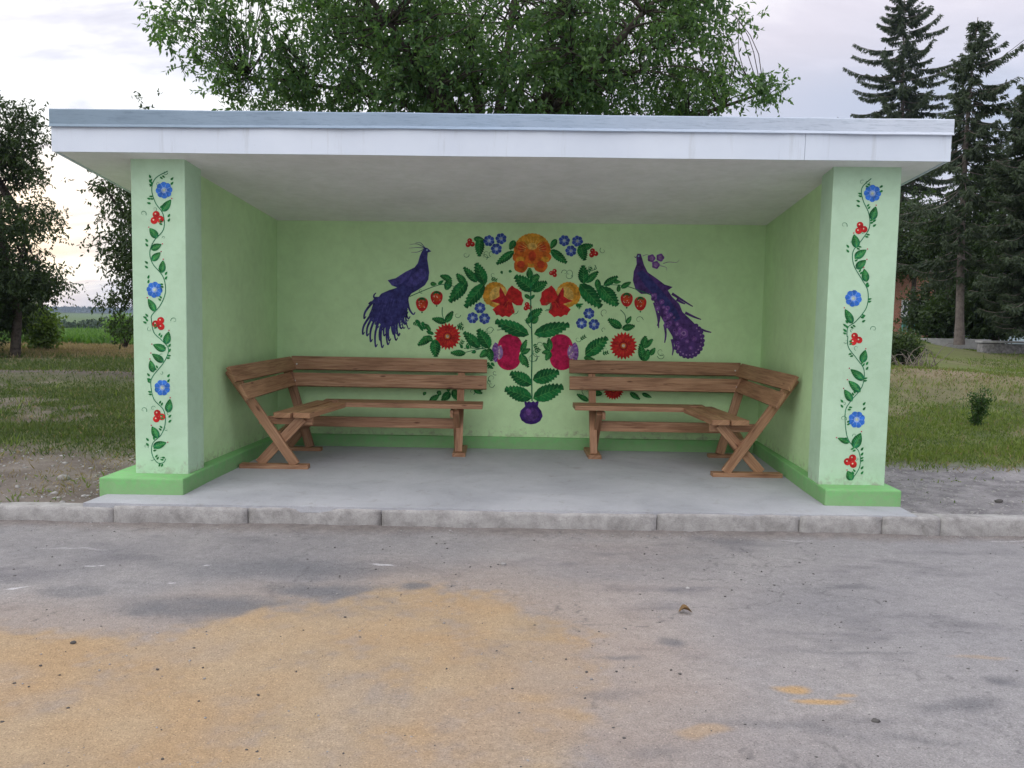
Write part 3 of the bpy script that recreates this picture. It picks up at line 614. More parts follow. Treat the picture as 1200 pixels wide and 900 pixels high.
# --- vase
A = Art(W)
A.poly([c3(*p) for p in [(376, 700), (388, 692), (400, 703), (415, 692), (432, 703), (450, 692), (465, 703), (480, 692), (494, 700), (486, 735), (515, 772), (526, 815), (505, 855), (470, 876), (430, 882), (390, 874), (355, 850), (338, 810), (348, 768), (384, 735)]], 'pot', 2)
A.disc(*c3(432, 800), 9, 'purple', 3, 8); A.disc(*c3(410, 780), 3, 'plum', 3.4, 4)
A.done('painted_vase', back_wall, 'small dark purple painted vase')
# --- foliage
A = Art(W)
LV = [(c1, l) for l in [(810, 118, 885, 128, 40), (855, 110, 850, 245, 62), (1095, 205, 970, 298, 52), (1100, 130, 1065, 195, 45), (835, 425, 740, 318, 52), (890, 445, 828, 288, 78), (885, 435, 750, 602, 84), (765, 415, 640, 565, 82), (755, 440, 690, 365, 50), (615, 480, 650, 392, 50), (655, 405, 575, 378, 42), (505, 435, 552, 438, 30), (560, 440, 600, 410, 24), (620, 705, 518, 680, 44), (612, 708, 665, 628, 44), (400, 690, 440, 720, 26), (450, 700, 460, 745, 26), (500, 750, 465, 715, 26), (530, 790, 485, 770, 24)]]
LV += [(c2, l) for l in [(640, 245, 782, 362, 72), (690, 150, 640, 235, 50), (890, 235, 1012, 205, 60), (900, 200, 940, 340, 82), (930, 545, 925, 380, 88), (945, 535, 1058, 435, 58), (895, 545, 1085, 752, 125), (1050, 560, 1205, 735, 100), (490, 605, 325, 475, 112), (470, 605, 608, 528, 84), (470, 540, 530, 460, 72), (455, 500, 455, 405, 56), (440, 850, 565, 765, 74), (480, 500, 545, 480, 40), (410, 640, 470, 680, 36), (500, 640, 450, 690, 26), (270, 430, 300, 440, 26), (205, 430, 215, 460, 24), (860, 740, 930, 720, 26)]]
LV += [(c3, l) for l in [(415, 155, 140, 42, 106), (455, 150, 745, 72, 106), (438, 558, 262, 462, 102), (445, 522, 660, 455, 112), (438, 670, 218, 592, 112), (448, 672, 694, 572, 122), (350, 300, 395, 195, 44), (350, 305, 425, 270, 44), (350, 310, 410, 420, 50), (350, 305, 370, 400, 50), (590, 280, 575, 180, 44), (590, 285, 530, 220, 44), (590, 290, 552, 362, 50), (590, 290, 520, 300, 40), (870, 300, 1048, 178, 88), (860, 340, 930, 350, 40), (425, 60, 395, 20, 50), (435, 60, 490, 10, 50)]]
LV += [(c4, l) for l in [(262, 385, 372, 512, 84), (275, 375, 372, 312, 46), (232, 330, 240, 415, 40), (375, 420, 380, 365, 28), (392, 392, 460, 352, 34), (340, 350, 395, 350, 28), (150, 852, 302, 728, 86), (150, 885, 215, 880, 40), (400, 665, 305, 603, 54), (400, 668, 488, 650, 44), (430, 635, 462, 585, 30), (545, 800, 560, 718, 50), (545, 800, 610, 740, 38), (545, 890, 525, 770, 50), (550, 890, 580, 810, 50), (590, 850, 625, 800, 34)]]
LV += [(c5, l) for l in [(180, 165, 66, 240, 58), (190, 200, 110, 170, 40), (205, 190, 212, 335, 82), (110, 125, 60, 45, 26), (130, 110, 105, 80, 26), (170, 125, 125, 70, 34), (180, 145, 135, 125, 30), (572, 258, 438, 132, 78), (650, 265, 555, 108, 96), (640, 262, 665, 370, 60), (640, 280, 570, 335, 56), (455, 305, 332, 300, 50), (540, 290, 500, 300, 26), (430, 265, 410, 232, 24), (480, 270, 455, 238, 24), (640, 405, 680, 430, 26), (660, 380, 690, 410, 24), (130, 640, 110, 620, 34), (230, 640, 250, 610, 40), (380, 650, 360, 600, 60), (520, 600, 590, 630, 36), (540, 590, 600, 600, 30), (300, 600, 330, 590, 40)]]
LV += [(c5, l) for l in [(160, 700, 240, 640, 46), (330, 620, 260, 690, 60), (350, 600, 400, 690, 60)]] + [(lambda X, Y: (X, Y), l) for l in [(738, 460, 750, 468, 6), (752, 461, 764, 466, 5), (706, 462, 690, 458, 7), (690, 470, 676, 462, 6)]]
sc_ = {c1: 6, c2: 7.5, c3: 6.925, c4: 5.806, c5: 6.92}
for f, (a, b, c, d, w_) in LV: A.leaf(*f(a, b), *f(c, d), w_ / sc_.get(f, 1))
A.stroke([(623.5, 470), (623, 440), (623.5, 410), (623, 385), (622, 360), (622, 335)], 1.5, 'vine', 1, 0)
for pts in ([c1(360, 525), c1(430, 495), c1(530, 455), c1(600, 440), c1(700, 460)], [c4(600, 440), c4(520, 410), c4(430, 380), c4(330, 370), c4(240, 380)], [c5(600, 268), c5(500, 262), c5(440, 265)], [c5(600, 262), c5(500, 285), c5(440, 300)], [c5(560, 240), c5(600, 262), c5(660, 300)],
            [c1(590, 600), c1(590, 650), c1(605, 700)], [c4(390, 540), c4(420, 575), c4(425, 625)], [c4(215, 235), c4(225, 260), c4(205, 270)], [c3(430, 100), c3(400, 60), c3(380, 30)]): A.stroke(pts, 1.0, 'vine', 1.2, .4)
for f, X, Y, r, a, h in ((c1, 780, 230, 4, 0, 1), (c1, 900, 265, 4, 1, -1), (c1, 930, 245, 4, 2, 1), (c1, 960, 390, 3.5, 1, 1), (c1, 945, 760, 5, 0, 1), (c1, 975, 760, 5, 2, -1), (c1, 720, 655, 4, 0, 1), (c1, 450, 500, 3, 1, 1), (c2, 100, 310, 5, 1, 1), (c2, 820, 480, 5, 1, -1), (c2, 835, 470, 5, 0, 1), (c2, 1030, 400, 5, 0, 1), (c2, 735, 450, 4, 3, 1), (c2, 1080, 230, 4, 4, -1), (c2, 355, 780, 5, 0, 1), (c2, 600, 770, 5, 2, -1), (c2, 590, 780, 7, 2, -1), (c3, 480, 340, 6, 0, 1), (c3, 500, 330, 6, 1, 1), (c3, 470, 370, 6, 1, -1), (c3, 130, 120, 5, 0, -1), (c3, 840, 190, 4, 0, 1), (c3, 480, 240, 4, 3, 1), (c3, 480, 180, 4, 2, -1), (c3, 860, 640, 5, 2, 1), (c3, 100, 540, 5, 2, 1), (c3, 150, 480, 3, 1, 1), (c4, 545, 610, 5, 0, -1), (c4, 270, 585, 5, 2, 1), (c4, 640, 855, 5, 3, -1), (c4, 680, 850, 5, 1, 1), (c4, 300, 830, 4, 1, 1), (c4, 270, 690, 3, 2, 1), (c5, 690, 560, 4, 0, 1), (c5, 640, 555, 3, 2, 1), (c5, 520, 640, 4, 1, -1)):
    A.curl(*f(X, Y), r, a, h)
for f, X, Y, a in ((c2, 1000, 400, 2.2), (c2, 120, 500, .3), (c3, 460, 230, 1.2), (c3, 470, 300, -.8), (c4, 120, 740, -.6), (c4, 90, 500, .8), (c5, 390, 90, -.6), (c5, 410, 240, -1), (c3, 80, 380, 1.2), (c1, 700, 740, .3), (c1, 760, 860, .4), (c4, 270, 840, -.3), (c5, 30, 60, .3)): A.sprig(*f(X, Y), a, 3, 2.6)
A.done('painted_foliage', back_wall)
# --- flowers, each painted flower its own piece
def fl(fn, name='painted_flower', label=None):
    A = Art(W); fn(A); A.done(name, back_wall, label)
for trio in ([c1(918, 133), c1(1003, 118), c1(970, 190)], [c2(760, 165), c2(875, 170), c2(818, 255)], [c1(855, 605), c1(803, 675), c1(887, 680)], [c4(175, 565), c4(125, 632), c4(210, 640)]):
    fl(lambda A: [A.blue(x_, y_, 6.6) for x_, y_ in trio])
def orange(A):
    for k in range(17):
        t = math.pi * (1 + k / 16); A.disc(*c2(478 + 138 * math.cos(t), 255 + 130 * math.sin(t)), 3.6, 'ochre', 1.6, n=10)
    A.disc(*c2(478, 265), 19.2, 'ochre', 2, 18.5); A.disc(*c2(478, 265), 15.5, 'orange', 2.2, 14)
    A.disc(*c2(478, 190), 10, 'ochre', 2.4, 7.5); A.disc(*c2(478, 215), 6, 'yellow', 2.6, 4)
    for cx, cy, r in ((380, 235, 8.3), (575, 235, 8.3), (378, 385, 8.3), (552, 385, 8.0), (350, 310, 6), (600, 310, 6)): A.disc(*c2(cx, cy), r, 'orange', 2.5, wob=.04)
    for cx, cy in ((372, 330), (590, 330)): A.disc(*c2(cx, cy), 5, 'ochre', 2.8, 3.4)
    A.disc(*c2(378, 375), 4.6, 'orred', 3); A.disc(*c2(555, 375), 4.6, 'orred', 3); A.disc(*c2(478, 300), 4.5, 'orred', 3, 6)
    for cx in (385, 570): A.disc(*c2(cx, 232), 4.4, 'orred', 3)
    for k in range(14):
        t = math.pi * (1 + k / 13); A.stroke([c2(478 + 60 * math.cos(t), 255 + 55 * math.sin(t)), c2(478 + 125 * math.cos(t), 255 + 118 * math.sin(t))], .7, 'yellow', 3.2)
fl(orange, label='large orange painted flower at the top')
def redf(mir):
    def g_(A):
        m_ = (lambda X, Y: c2(945 - X, Y)) if mir else c2
        for k in range(13):
            t = math.pi * (.75 + k / 12 * 1.05); A.disc(*m_(150 + 88 * math.cos(t), 640 + 92 * math.sin(t)), 3, 'ochre', 1.5, n=9)
        A.disc(*m_(165, 650), 13.5, 'ochre', 1.8, 14); A.disc(*m_(185, 650), 11, 'yellow', 2, 11)
        A.poly([m_(*p) for p in [(195, 570), (215, 600), (242, 650), (268, 590), (300, 558), (325, 580), (350, 590), (385, 620), (388, 660), (402, 690), (385, 735), (340, 735), (300, 708), (312, 750), (325, 795), (300, 815), (275, 838), (240, 826), (215, 838), (185, 818), (160, 820), (148, 795), (128, 770), (165, 740), (195, 722), (150, 708), (105, 695), (150, 680), (190, 655), (188, 610)]], 'red', 2.5)
        A.poly([m_(*p) for p in [(215, 610), (245, 660), (275, 700), (250, 760), (215, 730), (235, 700)]], 'redd', 3)
        for q in ((330, 650), (260, 780), (210, 780), (345, 690)): A.stroke([m_(260, 700), m_(*q)], .7, 'orred', 3.4)
    return g_
fl(redf(0)); fl(redf(1))
def daisy(cx, cy, r):
    def g_(A):
        for k in range(22):
            t = 2 * math.pi * k / 22; A.leaf(cx + r * .4 * math.cos(t), cy + r * .4 * math.sin(t), cx + r * 1.03 * math.cos(t), cy + r * 1.03 * math.sin(t), r * .27, False, 'red' if k % 2 else 'orred', 2)
        A.disc(cx, cy, r * .84, 'red', 2.2, n=26)
        for k in range(16):
            t = 2 * math.pi * k / 16; A.stroke([(cx + r * .35 * math.cos(t), cy + r * .35 * math.sin(t)), (cx + r * .8 * math.cos(t), cy + r * .8 * math.sin(t))], .8, 'orred', 2.8)
        A.disc(cx, cy, r * .32, 'redd', 3); A.disc(cx, cy, r * .21, 'orange', 3.4); A.disc(cx, cy, r * .12, 'cream', 3.8)
    return g_
fl(daisy(524.3, 394.2, 15.6)); fl(daisy(730.6, 405.2, 16)); fl(daisy(719, 456.5, 12))
def pome(cx, cy, s):
    def g_(A):
        m_ = lambda X, Y: (cx + s * X, cy + Y)
        A.disc(*m_(.8, -7.2), 14.2, 'crim', 2, 13.8, n=26); A.disc(*m_(-.8, 8), 14, 'crim', 2.1, 13.4, n=26); A.disc(*m_(-1, 0), 11.5, 'crim', 2.2)
        A.disc(*m_(-15.5, .5), 5, 'plum', 1.8, 11); 
        for k in range(11):
            t = -1.3 + k * .26; A.leaf(*m_(-14, .5 + 8 * math.sin(t)), *m_(-15.5 - 5.5 * math.cos(t), .5 + 12.5 * math.sin(t)), 2.2, False, 'lilac' if k % 2 else 'plum', 2.3)
        A.disc(*m_(-11.5, .5), 4.2, 'lilac', 2.6, 8)
        for k in range(9): A.disc(*m_(-11.5 + random.uniform(-3, 2), .5 + (k - 4) * 1.9), .8, 'cream', 3.2, n=7)
    return g_
fl(pome(596.8, 412.5, 1), 'painted_fruit'); fl(pome(657.6, 412.5, -1), 'painted_fruit')
def straw(cx, cy):
    def g_(A):
        A.poly([(cx + 7.2 * math.sin(t) * (1 + .1 * math.cos(t)), cy + (-7.2 * math.cos(t) if math.cos(t) > 0 else 9.5 * -math.cos(t))) for t in [2 * math.pi * k / 18 for k in range(18)]], 'red', 2)
        A.disc(cx, cy + .5, 4.5, 'orred', 2.5, 5)
        for k in range(9): A.disc(cx + random.uniform(-4, 4), cy + random.uniform(-4, 5), .55, 'cream', 3, n=6)
        for t in (-1, 0, 1): A.leaf(cx, cy - 7, cx + t * 5, cy - 3.5 + abs(t), 2.4, False, 'leafd', 3.2)
        A.disc(cx, cy + 10.5, 1, 'leaf', 2)
    return g_
for p in (c1(447, 573), c1(550, 528), c4(432, 465), c4(525, 492)): fl(straw(*p), 'painted_strawberry')
for p, r, ph in ((c1(785, 150), 5.4, .4), (c2(1015, 275), 5.4, .2), (c2(665, 450), 4.8, 1), (c2(437, 745), 5, .3)): fl(lambda A: A.berries(*p, r, ph=ph), 'painted_berries')
# --- vines on the pillars
def vine(f5, s5, f6, s6, path5, path6, blue5, blue6, ber5, ber6, lv5, lv6, sp5, sp6, parent):
    A = Art(YF)
    A.stroke([f5(*p) for p in path5] + [f6(*p) for p in path6], 1.05, 'vine', 1, .15)
    for (a, b, c_, d, w_) in lv5: A.leaf(*f5(a, b), *f5(c_, d), w_ / s5 * .84, False); A.leaf(*f5(a, b), *f5(c_ * .8 + a * .2 + 8, d * .8 + b * .2), w_ / s5 * .5, False, 'vine'); A.disc(*f5(c_ * 1.08 - a * .08, d * 1.08 - b * .08), .8, 'crim', 2, n=7)
    for (a, b, c_, d, w_) in lv6: A.leaf(*f6(a, b), *f6(c_, d), w_ / s6 * .84, False); A.leaf(*f6(a, b), *f6(c_ * .8 + a * .2 + 8, d * .8 + b * .2), w_ / s6 * .5, False, 'vine'); A.disc(*f6(c_ * 1.08 - a * .08, d * 1.08 - b * .08), .8, 'crim', 2, n=7)
    for f, s, L_ in ((f5, s5, sp5), (f6, s6, sp6)):
        for X, Y, an in L_:
            for k in range(2):
                x_, y_ = f(X, Y + k * 24); A.leaf(x_, y_, x_ + 4.8 * math.cos(an), y_ + 4.8 * math.sin(an), 2.5, False, 'leaf')
    for f, s, pth in ((f5, s5, path5), (f6, s6, path6)):
        for (X0, Y0), (X1, Y1) in zip(pth[:-1], pth[1:]):
            sg = random.choice((-1, 1)); mx_, my_ = f((X0 + X1) / 2, (Y0 + Y1) / 2); tx, ty = X1 - X0, Y1 - Y0; l_ = math.hypot(tx, ty); nx_, ny_ = -ty / l_ * sg, tx / l_ * sg
            for q_ in (0, 1):
                x_, y_ = mx_ + tx / l_ * q_ * 3, my_ + ty / l_ * q_ * 3; A.leaf(x_ + nx_ * 1.2, y_ + ny_ * 1.2, x_ + nx_ * 5.2 - tx / l_ * 1.5, y_ + ny_ * 5.2 - ty / l_ * 1.5, 2.2, False, 'leaf')
            if random.random() < .4: A.curl(mx_ - nx_ * 5, my_ - ny_ * 5, random.uniform(2, 3.2), random.uniform(0, 6), sg, w=.5)
    for f, X, Y, r, a, h in ((f5, 140, 325, 4, .5, -1), (f5, 255, 100, 3, 0, 1), (f6, 245, 25, 4, 3, 1), (f6, 130, 460, 4, .5, -1)): A.curl(*f(X, Y), r, a, h)
    A.done('painted_vine', parent)
    for f, s, L_ in ((f5, s5, blue5), (f6, s6, blue6)):
        for X, Y, r in L_:
            A = Art(YF); A.blue(*f(X, Y), r / s, 'blue2', 8); A.done('painted_flower', parent)
    for f, s, L_ in ((f5, s5, ber5), (f6, s6, ber6)):
        for X, Y, r in L_:
            A = Art(YF); A.berries(*f(X, Y), r / s, ph=random.random()); A.done('painted_berries', parent)
vine(lambda X, Y: (140 + X / 4.5, 180 + Y / 4.5), 4.5, lambda X, Y: (140 + X / 4.09, 370 + Y / 4.09), 4.09,
     [(255, 92), (190, 130), (170, 190), (190, 260), (230, 320), (232, 400), (182, 460), (160, 520), (175, 580), (230, 650), (242, 730), (215, 800), (172, 850)],
     [(153, 20), (165, 80), (205, 120), (235, 160), (215, 220), (160, 290), (150, 330), (165, 400), (210, 450), (220, 510), (200, 570), (160, 610), (155, 660), (180, 703), (210, 704), (222, 685)],
     [(235, 193, 44), (185, 718, 42)], [(205, 345, 38)], [(197, 340, 35)], [(190, 38, 31), (187, 482, 30)],
     [(225, 305, 272, 242, 48), (200, 445, 158, 392, 48), (165, 505, 222, 478, 44), (170, 565, 216, 520, 44), (222, 630, 230, 562, 44), (190, 832, 150, 765, 44)],
     [(222, 138, 236, 75, 44), (222, 165, 160, 138, 44), (212, 222, 155, 182, 40), (162, 272, 147, 212, 38), (232, 465, 242, 398, 44), (185, 588, 155, 530, 44), (160, 628, 226, 608, 44)],
     [(165, 130, -2), (160, 150, -1), (270, 140, -.8), (165, 240, 3.4), (255, 335, -1), (150, 465, 4), (150, 580, 3.8), (240, 640, -1), (150, 660, 5), (150, 860, 4)],
     [(130, 12, 3.6), (235, 150, -1), (145, 290, 4), (230, 295, -1), (235, 488, -.8), (140, 600, 4)], pilL)
vine(lambda X, Y: (960 + X / 4.29, 190 + Y / 4.29), 4.29, lambda X, Y: (960 + X / 4.09, 380 + Y / 4.09), 4.09,
     [(262, 82), (215, 130), (220, 190), (250, 260), (252, 330), (215, 390), (170, 450), (175, 520), (215, 590), (245, 650), (238, 730), (185, 800), (145, 830), (140, 875)],
     [(137, 60), (140, 110), (180, 165), (215, 220), (205, 300), (150, 370), (125, 420), (130, 520), (150, 570), (190, 610), (195, 680), (160, 740)],
     [(268, 157, 43), (172, 685, 42)], [(180, 457, 40)], [(210, 333, 31)], [(175, 72, 30), (153, 657, 32)],
     [(265, 292, 285, 222, 50), (190, 432, 175, 362, 50), (178, 482, 238, 440, 48), (185, 535, 236, 492, 48), (238, 602, 225, 535, 46), (168, 812, 130, 738, 46)],
     [(205, 185, 222, 122, 46), (215, 268, 150, 215, 46), (198, 325, 140, 270, 44), (158, 370, 120, 312, 42), (145, 568, 88, 545, 32), (165, 595, 200, 520, 56), (158, 748, 135, 702, 46)],
     [(205, 200, 3.6), (270, 300, -.6), (150, 430, 4), (235, 600, -.8), (215, 780, -.5), (145, 810, 4), (320, 118, 2.6)],
     [(130, 10, 3.8), (225, 195, -1), (115, 375, 4), (210, 388, -.9), (200, 605, -.9), (200, 695, -.9)], pilR)

# ------------------------------------------------------------------ benches
def board(bm, p0, p1, wdir, w, t, bev=.004, shade=None):
    """a plank from p0 to p1, centre line; wdir = direction of its width; t = thickness"""
    p0, p1, wd = Vector(p0), Vector(p1), Vector(wdir); d = (p1 - p0); Ln = d.length; d.normalize()
    wd = (wd - d * wd.dot(d)).normalized(); td = d.cross(wd)
    tmp = bmesh.new(); uvl = tmp.loops.layers.uv.new('UVMap'); tl = tmp.verts.layers.float.new('tint')
    vs = {}
    for i in (0, 1):
        for j in (-1, 1):
            for k in (-1, 1): vs[i, j, k] = tmp.verts.new((i * Ln, j * w / 2, k * t / 2))
    for q in (((0, -1, -1), (0, -1, 1), (0, 1, 1), (0, 1, -1)), ((1, -1, -1), (1, 1, -1), (1, 1, 1), (1, -1, 1)), ((0, -1, -1), (1, -1, -1), (1, -1, 1), (0, -1, 1)), ((0, 1, -1), (0, 1, 1), (1, 1, 1), (1, 1, -1)), ((0, -1, -1), (0, 1, -1), (1, 1, -1), (1, -1, -1)), ((0, -1, 1), (1, -1, 1), (1, 1, 1), (0, 1, 1))):
        tmp.faces.new([vs[v] for v in q])
    bmesh.ops.recalc_face_normals(tmp, faces=tmp.faces)
    bmesh.ops.bevel(tmp, geom=tmp.edges[:], offset=bev, segments=2, affect='EDGES', profile=.6)
    ox, oy = random.uniform(0, 50), random.uniform(0, 50); sh = shade or random.uniform(.82, 1.15)
    for f in tmp.faces:
        for l in f.loops:
            c = l.vert.co; l[uvl].uv = (c.x + ox, c.y + c.z * 1.3 + oy)
    for v in tmp.verts:
        v[tl] = sh; v.co = p0 + d * v.co.x + wd * v.co.y + td * v.co.z
    me = bpy.data.meshes.new('tmp'); tmp.to_mesh(me); tmp.free(); bm.from_mesh(me); bpy.data.meshes.remove(me)
def part(name, parent, *boards, **kw):
    bm = bmesh.new(); bm.loops.layers.uv.new('UVMap'); bm.verts.layers.float.new('tint')
    for b in boards: board(bm, *b[:5], **(b[5] if len(b) > 5 else {}))
    bmesh.ops.recalc_face_normals(bm, faces=bm.faces)
    return obj_bm(name, bm, M['wood'], parent)
def screws(parent, pts, nrm):
    nrm = Vector(nrm).normalized()
    for p in pts:
        bm = bmesh.new(); m4 = Matrix.Translation(Vector(p)) @ nrm.to_track_quat('Z', 'Y').to_matrix().to_4x4()
        bmesh.ops.create_cone(bm, cap_ends=True, segments=8, radius1=.010, radius2=.008, depth=.006, matrix=m4)
        obj_bm('screw_head', bm, M['screw'], parent)
def bench(s, frontx, corner_top, xend, xpost, label, yfr, zoff, footx, light):
    """s = +1 for the arm at the right-hand wall, -1 at the left; frontx = back-rest top x at the open end of the side arm"""
    B = empty('corner_bench', ((frontx + xend) / 2, 8.3, .13), label, 'bench', 'L-shaped wooden benches inside the shelter')
    z0 = .13; th = .045; Zt = 1.03 + zoff
    f0, f1 = footx                                     # inner, outer foot x at the open end
    seat = .625 + zoff * .5
    # open-end X frame, lying in a plane facing the road
    part('foot', B, ((f0, yfr, z0 + .022), (f1, yfr, z0 + .022), (0, 1, 0), .10, .044, dict(shade=light)))
    inx = f0 + s * .115
    part('leg', B, ((inx, yfr - .006, z0 + .04), (frontx + s * .012, yfr - .006, Zt - .04), (1, 0, .6), .080, .044, dict(shade=light)))
    outx = f0 + s * .44
    part('leg', B, ((outx, yfr + .034, z0 + .04), (f0 + s * .06, yfr + .034, seat - .045), (1, 0, .6), .085, .036, dict(shade=light * .95)))
    part('seat_bearer', B, ((f0 - s * .02, yfr + .07, seat - .075), (f0 + s * .45, yfr + .07, seat - .075), (0, 0, 1), .07, .03))
    # corner frame
    ycf = YB - .33; cx_in = corner_top - s * .24; 
    part('foot', B, ((cx_in - s * .10, ycf, z0 + .02), (cx_in + s * .34, ycf, z0 + .02), (0, 1, 0), .09, .04))
    part('leg', B, ((cx_in + s * .015, ycf, z0 + .04), (corner_top + s * .05, ycf + .16, Zt - .05), (1, 0, .3), .085, .044))
    part('leg', B, ((cx_in + s * .24, ycf + .045, z0 + .04), (cx_in - s * .1, ycf + .045, seat - .05), (1, 0, .3), .08, .036))
    # free-end frame of the long arm, lying in a plane square to the road
    yb0 = 8.33; yb1 = 8.85
    part('foot', B, ((xpost, yb0, z0 + .022), (xpost, yb1, z0 + .022), (1, 0, 0), .125, .044))
    part('leg', B, ((xpost - .006, yb0 + .09, z0 + .04), (xpost - .006, yb1 + .005, Zt - .0), (1, 0, 0), .07, .044))
    part('leg', B, ((xpost + s * .036, yb1 - .09, z0 + .04), (xpost + s * .036, yb0 + .04, seat - .05), (1, 0, 0), .06, .05))
    part('seat_bearer', B, ((xpost + s * .075, yb0, seat - .075), (xpost + s * .075, yb0 + .44, seat - .075), (0, 0, 1), .07, .03))
    # back boards, long arm (leaning with the legs)
    ln = Vector((0, .43, 1)).normalized()
    cT = corner_top
    def lean(z): return yb0 + .09 + (yb1 - yb0 - .085) * (z - z0 - .04) / (Zt - z0 - .04)
    for nm, zz in (('backrest_board', Zt - .045), ('backrest_board', Zt - .205)):
        yy = lean(zz) - .046
        o = part(nm, B, ((xend, yy, zz), (cT + s * .012, yy, zz), ln, .138, .032, dict(shade=light * random.uniform(.85, 1.02))))
        screws(o, [(xpost, yy - .021, zz - .045 + k * .08 + .005) for k in (0,)] + [(cT - s * .05, yy - .021, zz - .01)], (0, -1, .43))
    # back boards, side arm
    for zz in (Zt - .055, Zt - .205):
        t = (zz - z0 - .04) / (Zt - z0 - .055); xx = inx + (frontx - inx) * t - s * .034
        tc_ = t; xc = cT - s * (.0 + .10 * (Zt - zz)); yc = lean(zz) - .06
        d = Vector((xc - xx, yc - (yfr - .03), .03)); nrm = Vector((s * .55, 0, 1))
        o = part('backrest_board', B, ((xx + s * .012, yfr - .15, zz - .015), (xc + s * .0, yc + .0, zz + .006), nrm, .142, .032, dict(shade=light * random.uniform(.92, 1.08))))
    # seat planks: long arm mitred into the side arm
    sf = .125
    ylf = 8.31
    xin = f0 - s * .02                               # inner seat edge at the open end
    xic = xin + (cT - frontx) * .75 - s * .0           # inner seat edge at the corner
    for k in range(2):
        yy = ylf + .075 + k * .165
        part('seat_board', B, ((xend + s * .03, yy, seat), (xic + s * (.10 + .16 * k), yy, seat), (0, 1, 0), .15, .045, dict(shade=light * random.uniform(.9, 1.05))))
    for k in range(2):
        a = xin + s * (.075 + k * .17); b = xic + s * (.09 + k * .16)
        part('seat_board', B, ((a, yfr - .045, seat - .018), (b, ylf + .01 + .16 * k, seat - .004), (1, 0, 0), .155, .045, dict(shade=light * (1.22 if k == 0 and s < 0 else 1.05))))
    # stretchers
    part('stretcher', B, ((xpost + s * .03, 8.56, .43), (cx_in + s * .2, 8.56, .43), (0, 0, 1), .10, .035))
    part('stretcher', B, ((f0 + s * .28, yfr + .06, .40), (cx_in + s * .14, ycf - .02, .42), (0, 0, 1), .10, .035))
    return B
bench(-1, -2.335, -2.085, -.135, -.385, 'corner bench whose long arm ends left of the painted vase', 7.60, 0, (-1.66, -2.255), 1.0)
bench(1, 2.545, 2.41, .69, .925, 'corner bench whose long arm ends right of the painted vase', 7.56, .012, (1.865, 2.475), .93)
#TREES
# ------------------------------------------------------------------ vegetation
class Acc:
    def __init__(s): s.v = []; s.f = []; s.t = []; s.n = 0
    def tube(s, pts, rad, sides=7):
        pts = [Vector(p) for p in pts]; n = len(pts); base = s.n; V = []
        for i, p in enumerate(pts):
            d = (pts[min(i + 1, n - 1)] - pts[max(i - 1, 0)]).normalized()
            a = d.orthogonal().normalized() if i == 0 else (pa - d * pa.dot(d)).normalized()
            pa = a; b = d.cross(a)
            for k in range(sides):
                t = 2 * math.pi * k / sides; V.append(p + (a * math.cos(t) + b * math.sin(t)) * rad[i])
        s.v.append(np.array([tuple(q) for q in V])); F = []
        for i in range(n - 1):
            for k in range(sides):
                k2 = (k + 1) % sides; F.append((base + i * sides + k, base + i * sides + k2, base + (i + 1) * sides + k2, base + (i + 1) * sides + k))
        s.f.append(np.array(F).ravel()); s.n += len(V); s.t.append(np.zeros(len(V)))
    def leaves(s, c, d, nrm, ln, wd, tint, fold=.15):
        """c base points, d unit direction, nrm approx normal; ln / wd arrays"""
        n = len(c); sd_ = np.cross(d, nrm); sd_ /= (np.linalg.norm(sd_, axis=1, keepdims=True) + 1e-9); nn = np.cross(sd_, d)
        ln = ln[:, None]; wd = wd[:, None]
        m = c + d * ln * .45 - nn * ln * fold * .4
        V = np.stack([c, m + sd_ * wd * .5 + nn * wd * .15, c + d * ln, m - sd_ * wd * .5 + nn * wd * .15], 1).reshape(-1, 3)
        s.v.append(V); s.f.append((np.arange(n * 4) + s.n)); s.n += n * 4; s.t.append(np.repeat(tint, 4))
    def build(s, name, mat, parent=None, smooth=False):
        return obj_np(name, np.concatenate(s.v), np.concatenate(s.f), 4, mat, parent, tint=np.concatenate(s.t), smooth=smooth)
def runit(n):
    v = rng.normal(size=(n, 3)); return v / np.linalg.norm(v, axis=1, keepdims=True)
def curve(a, b, sag, n=6, wob=.1):
    a, b = Vector(a), Vector(b); L_ = (b - a).length; out = []
    w1 = Vector(rng.normal(size=3)) * wob * L_
    for i in range(n + 1):
        t = i / n; p = a.lerp(b, t); p = p + Vector((0, 0, sag * L_ * math.sin(math.pi * t))) + w1 * math.sin(math.pi * t) * .5; out.append(p)
    return out
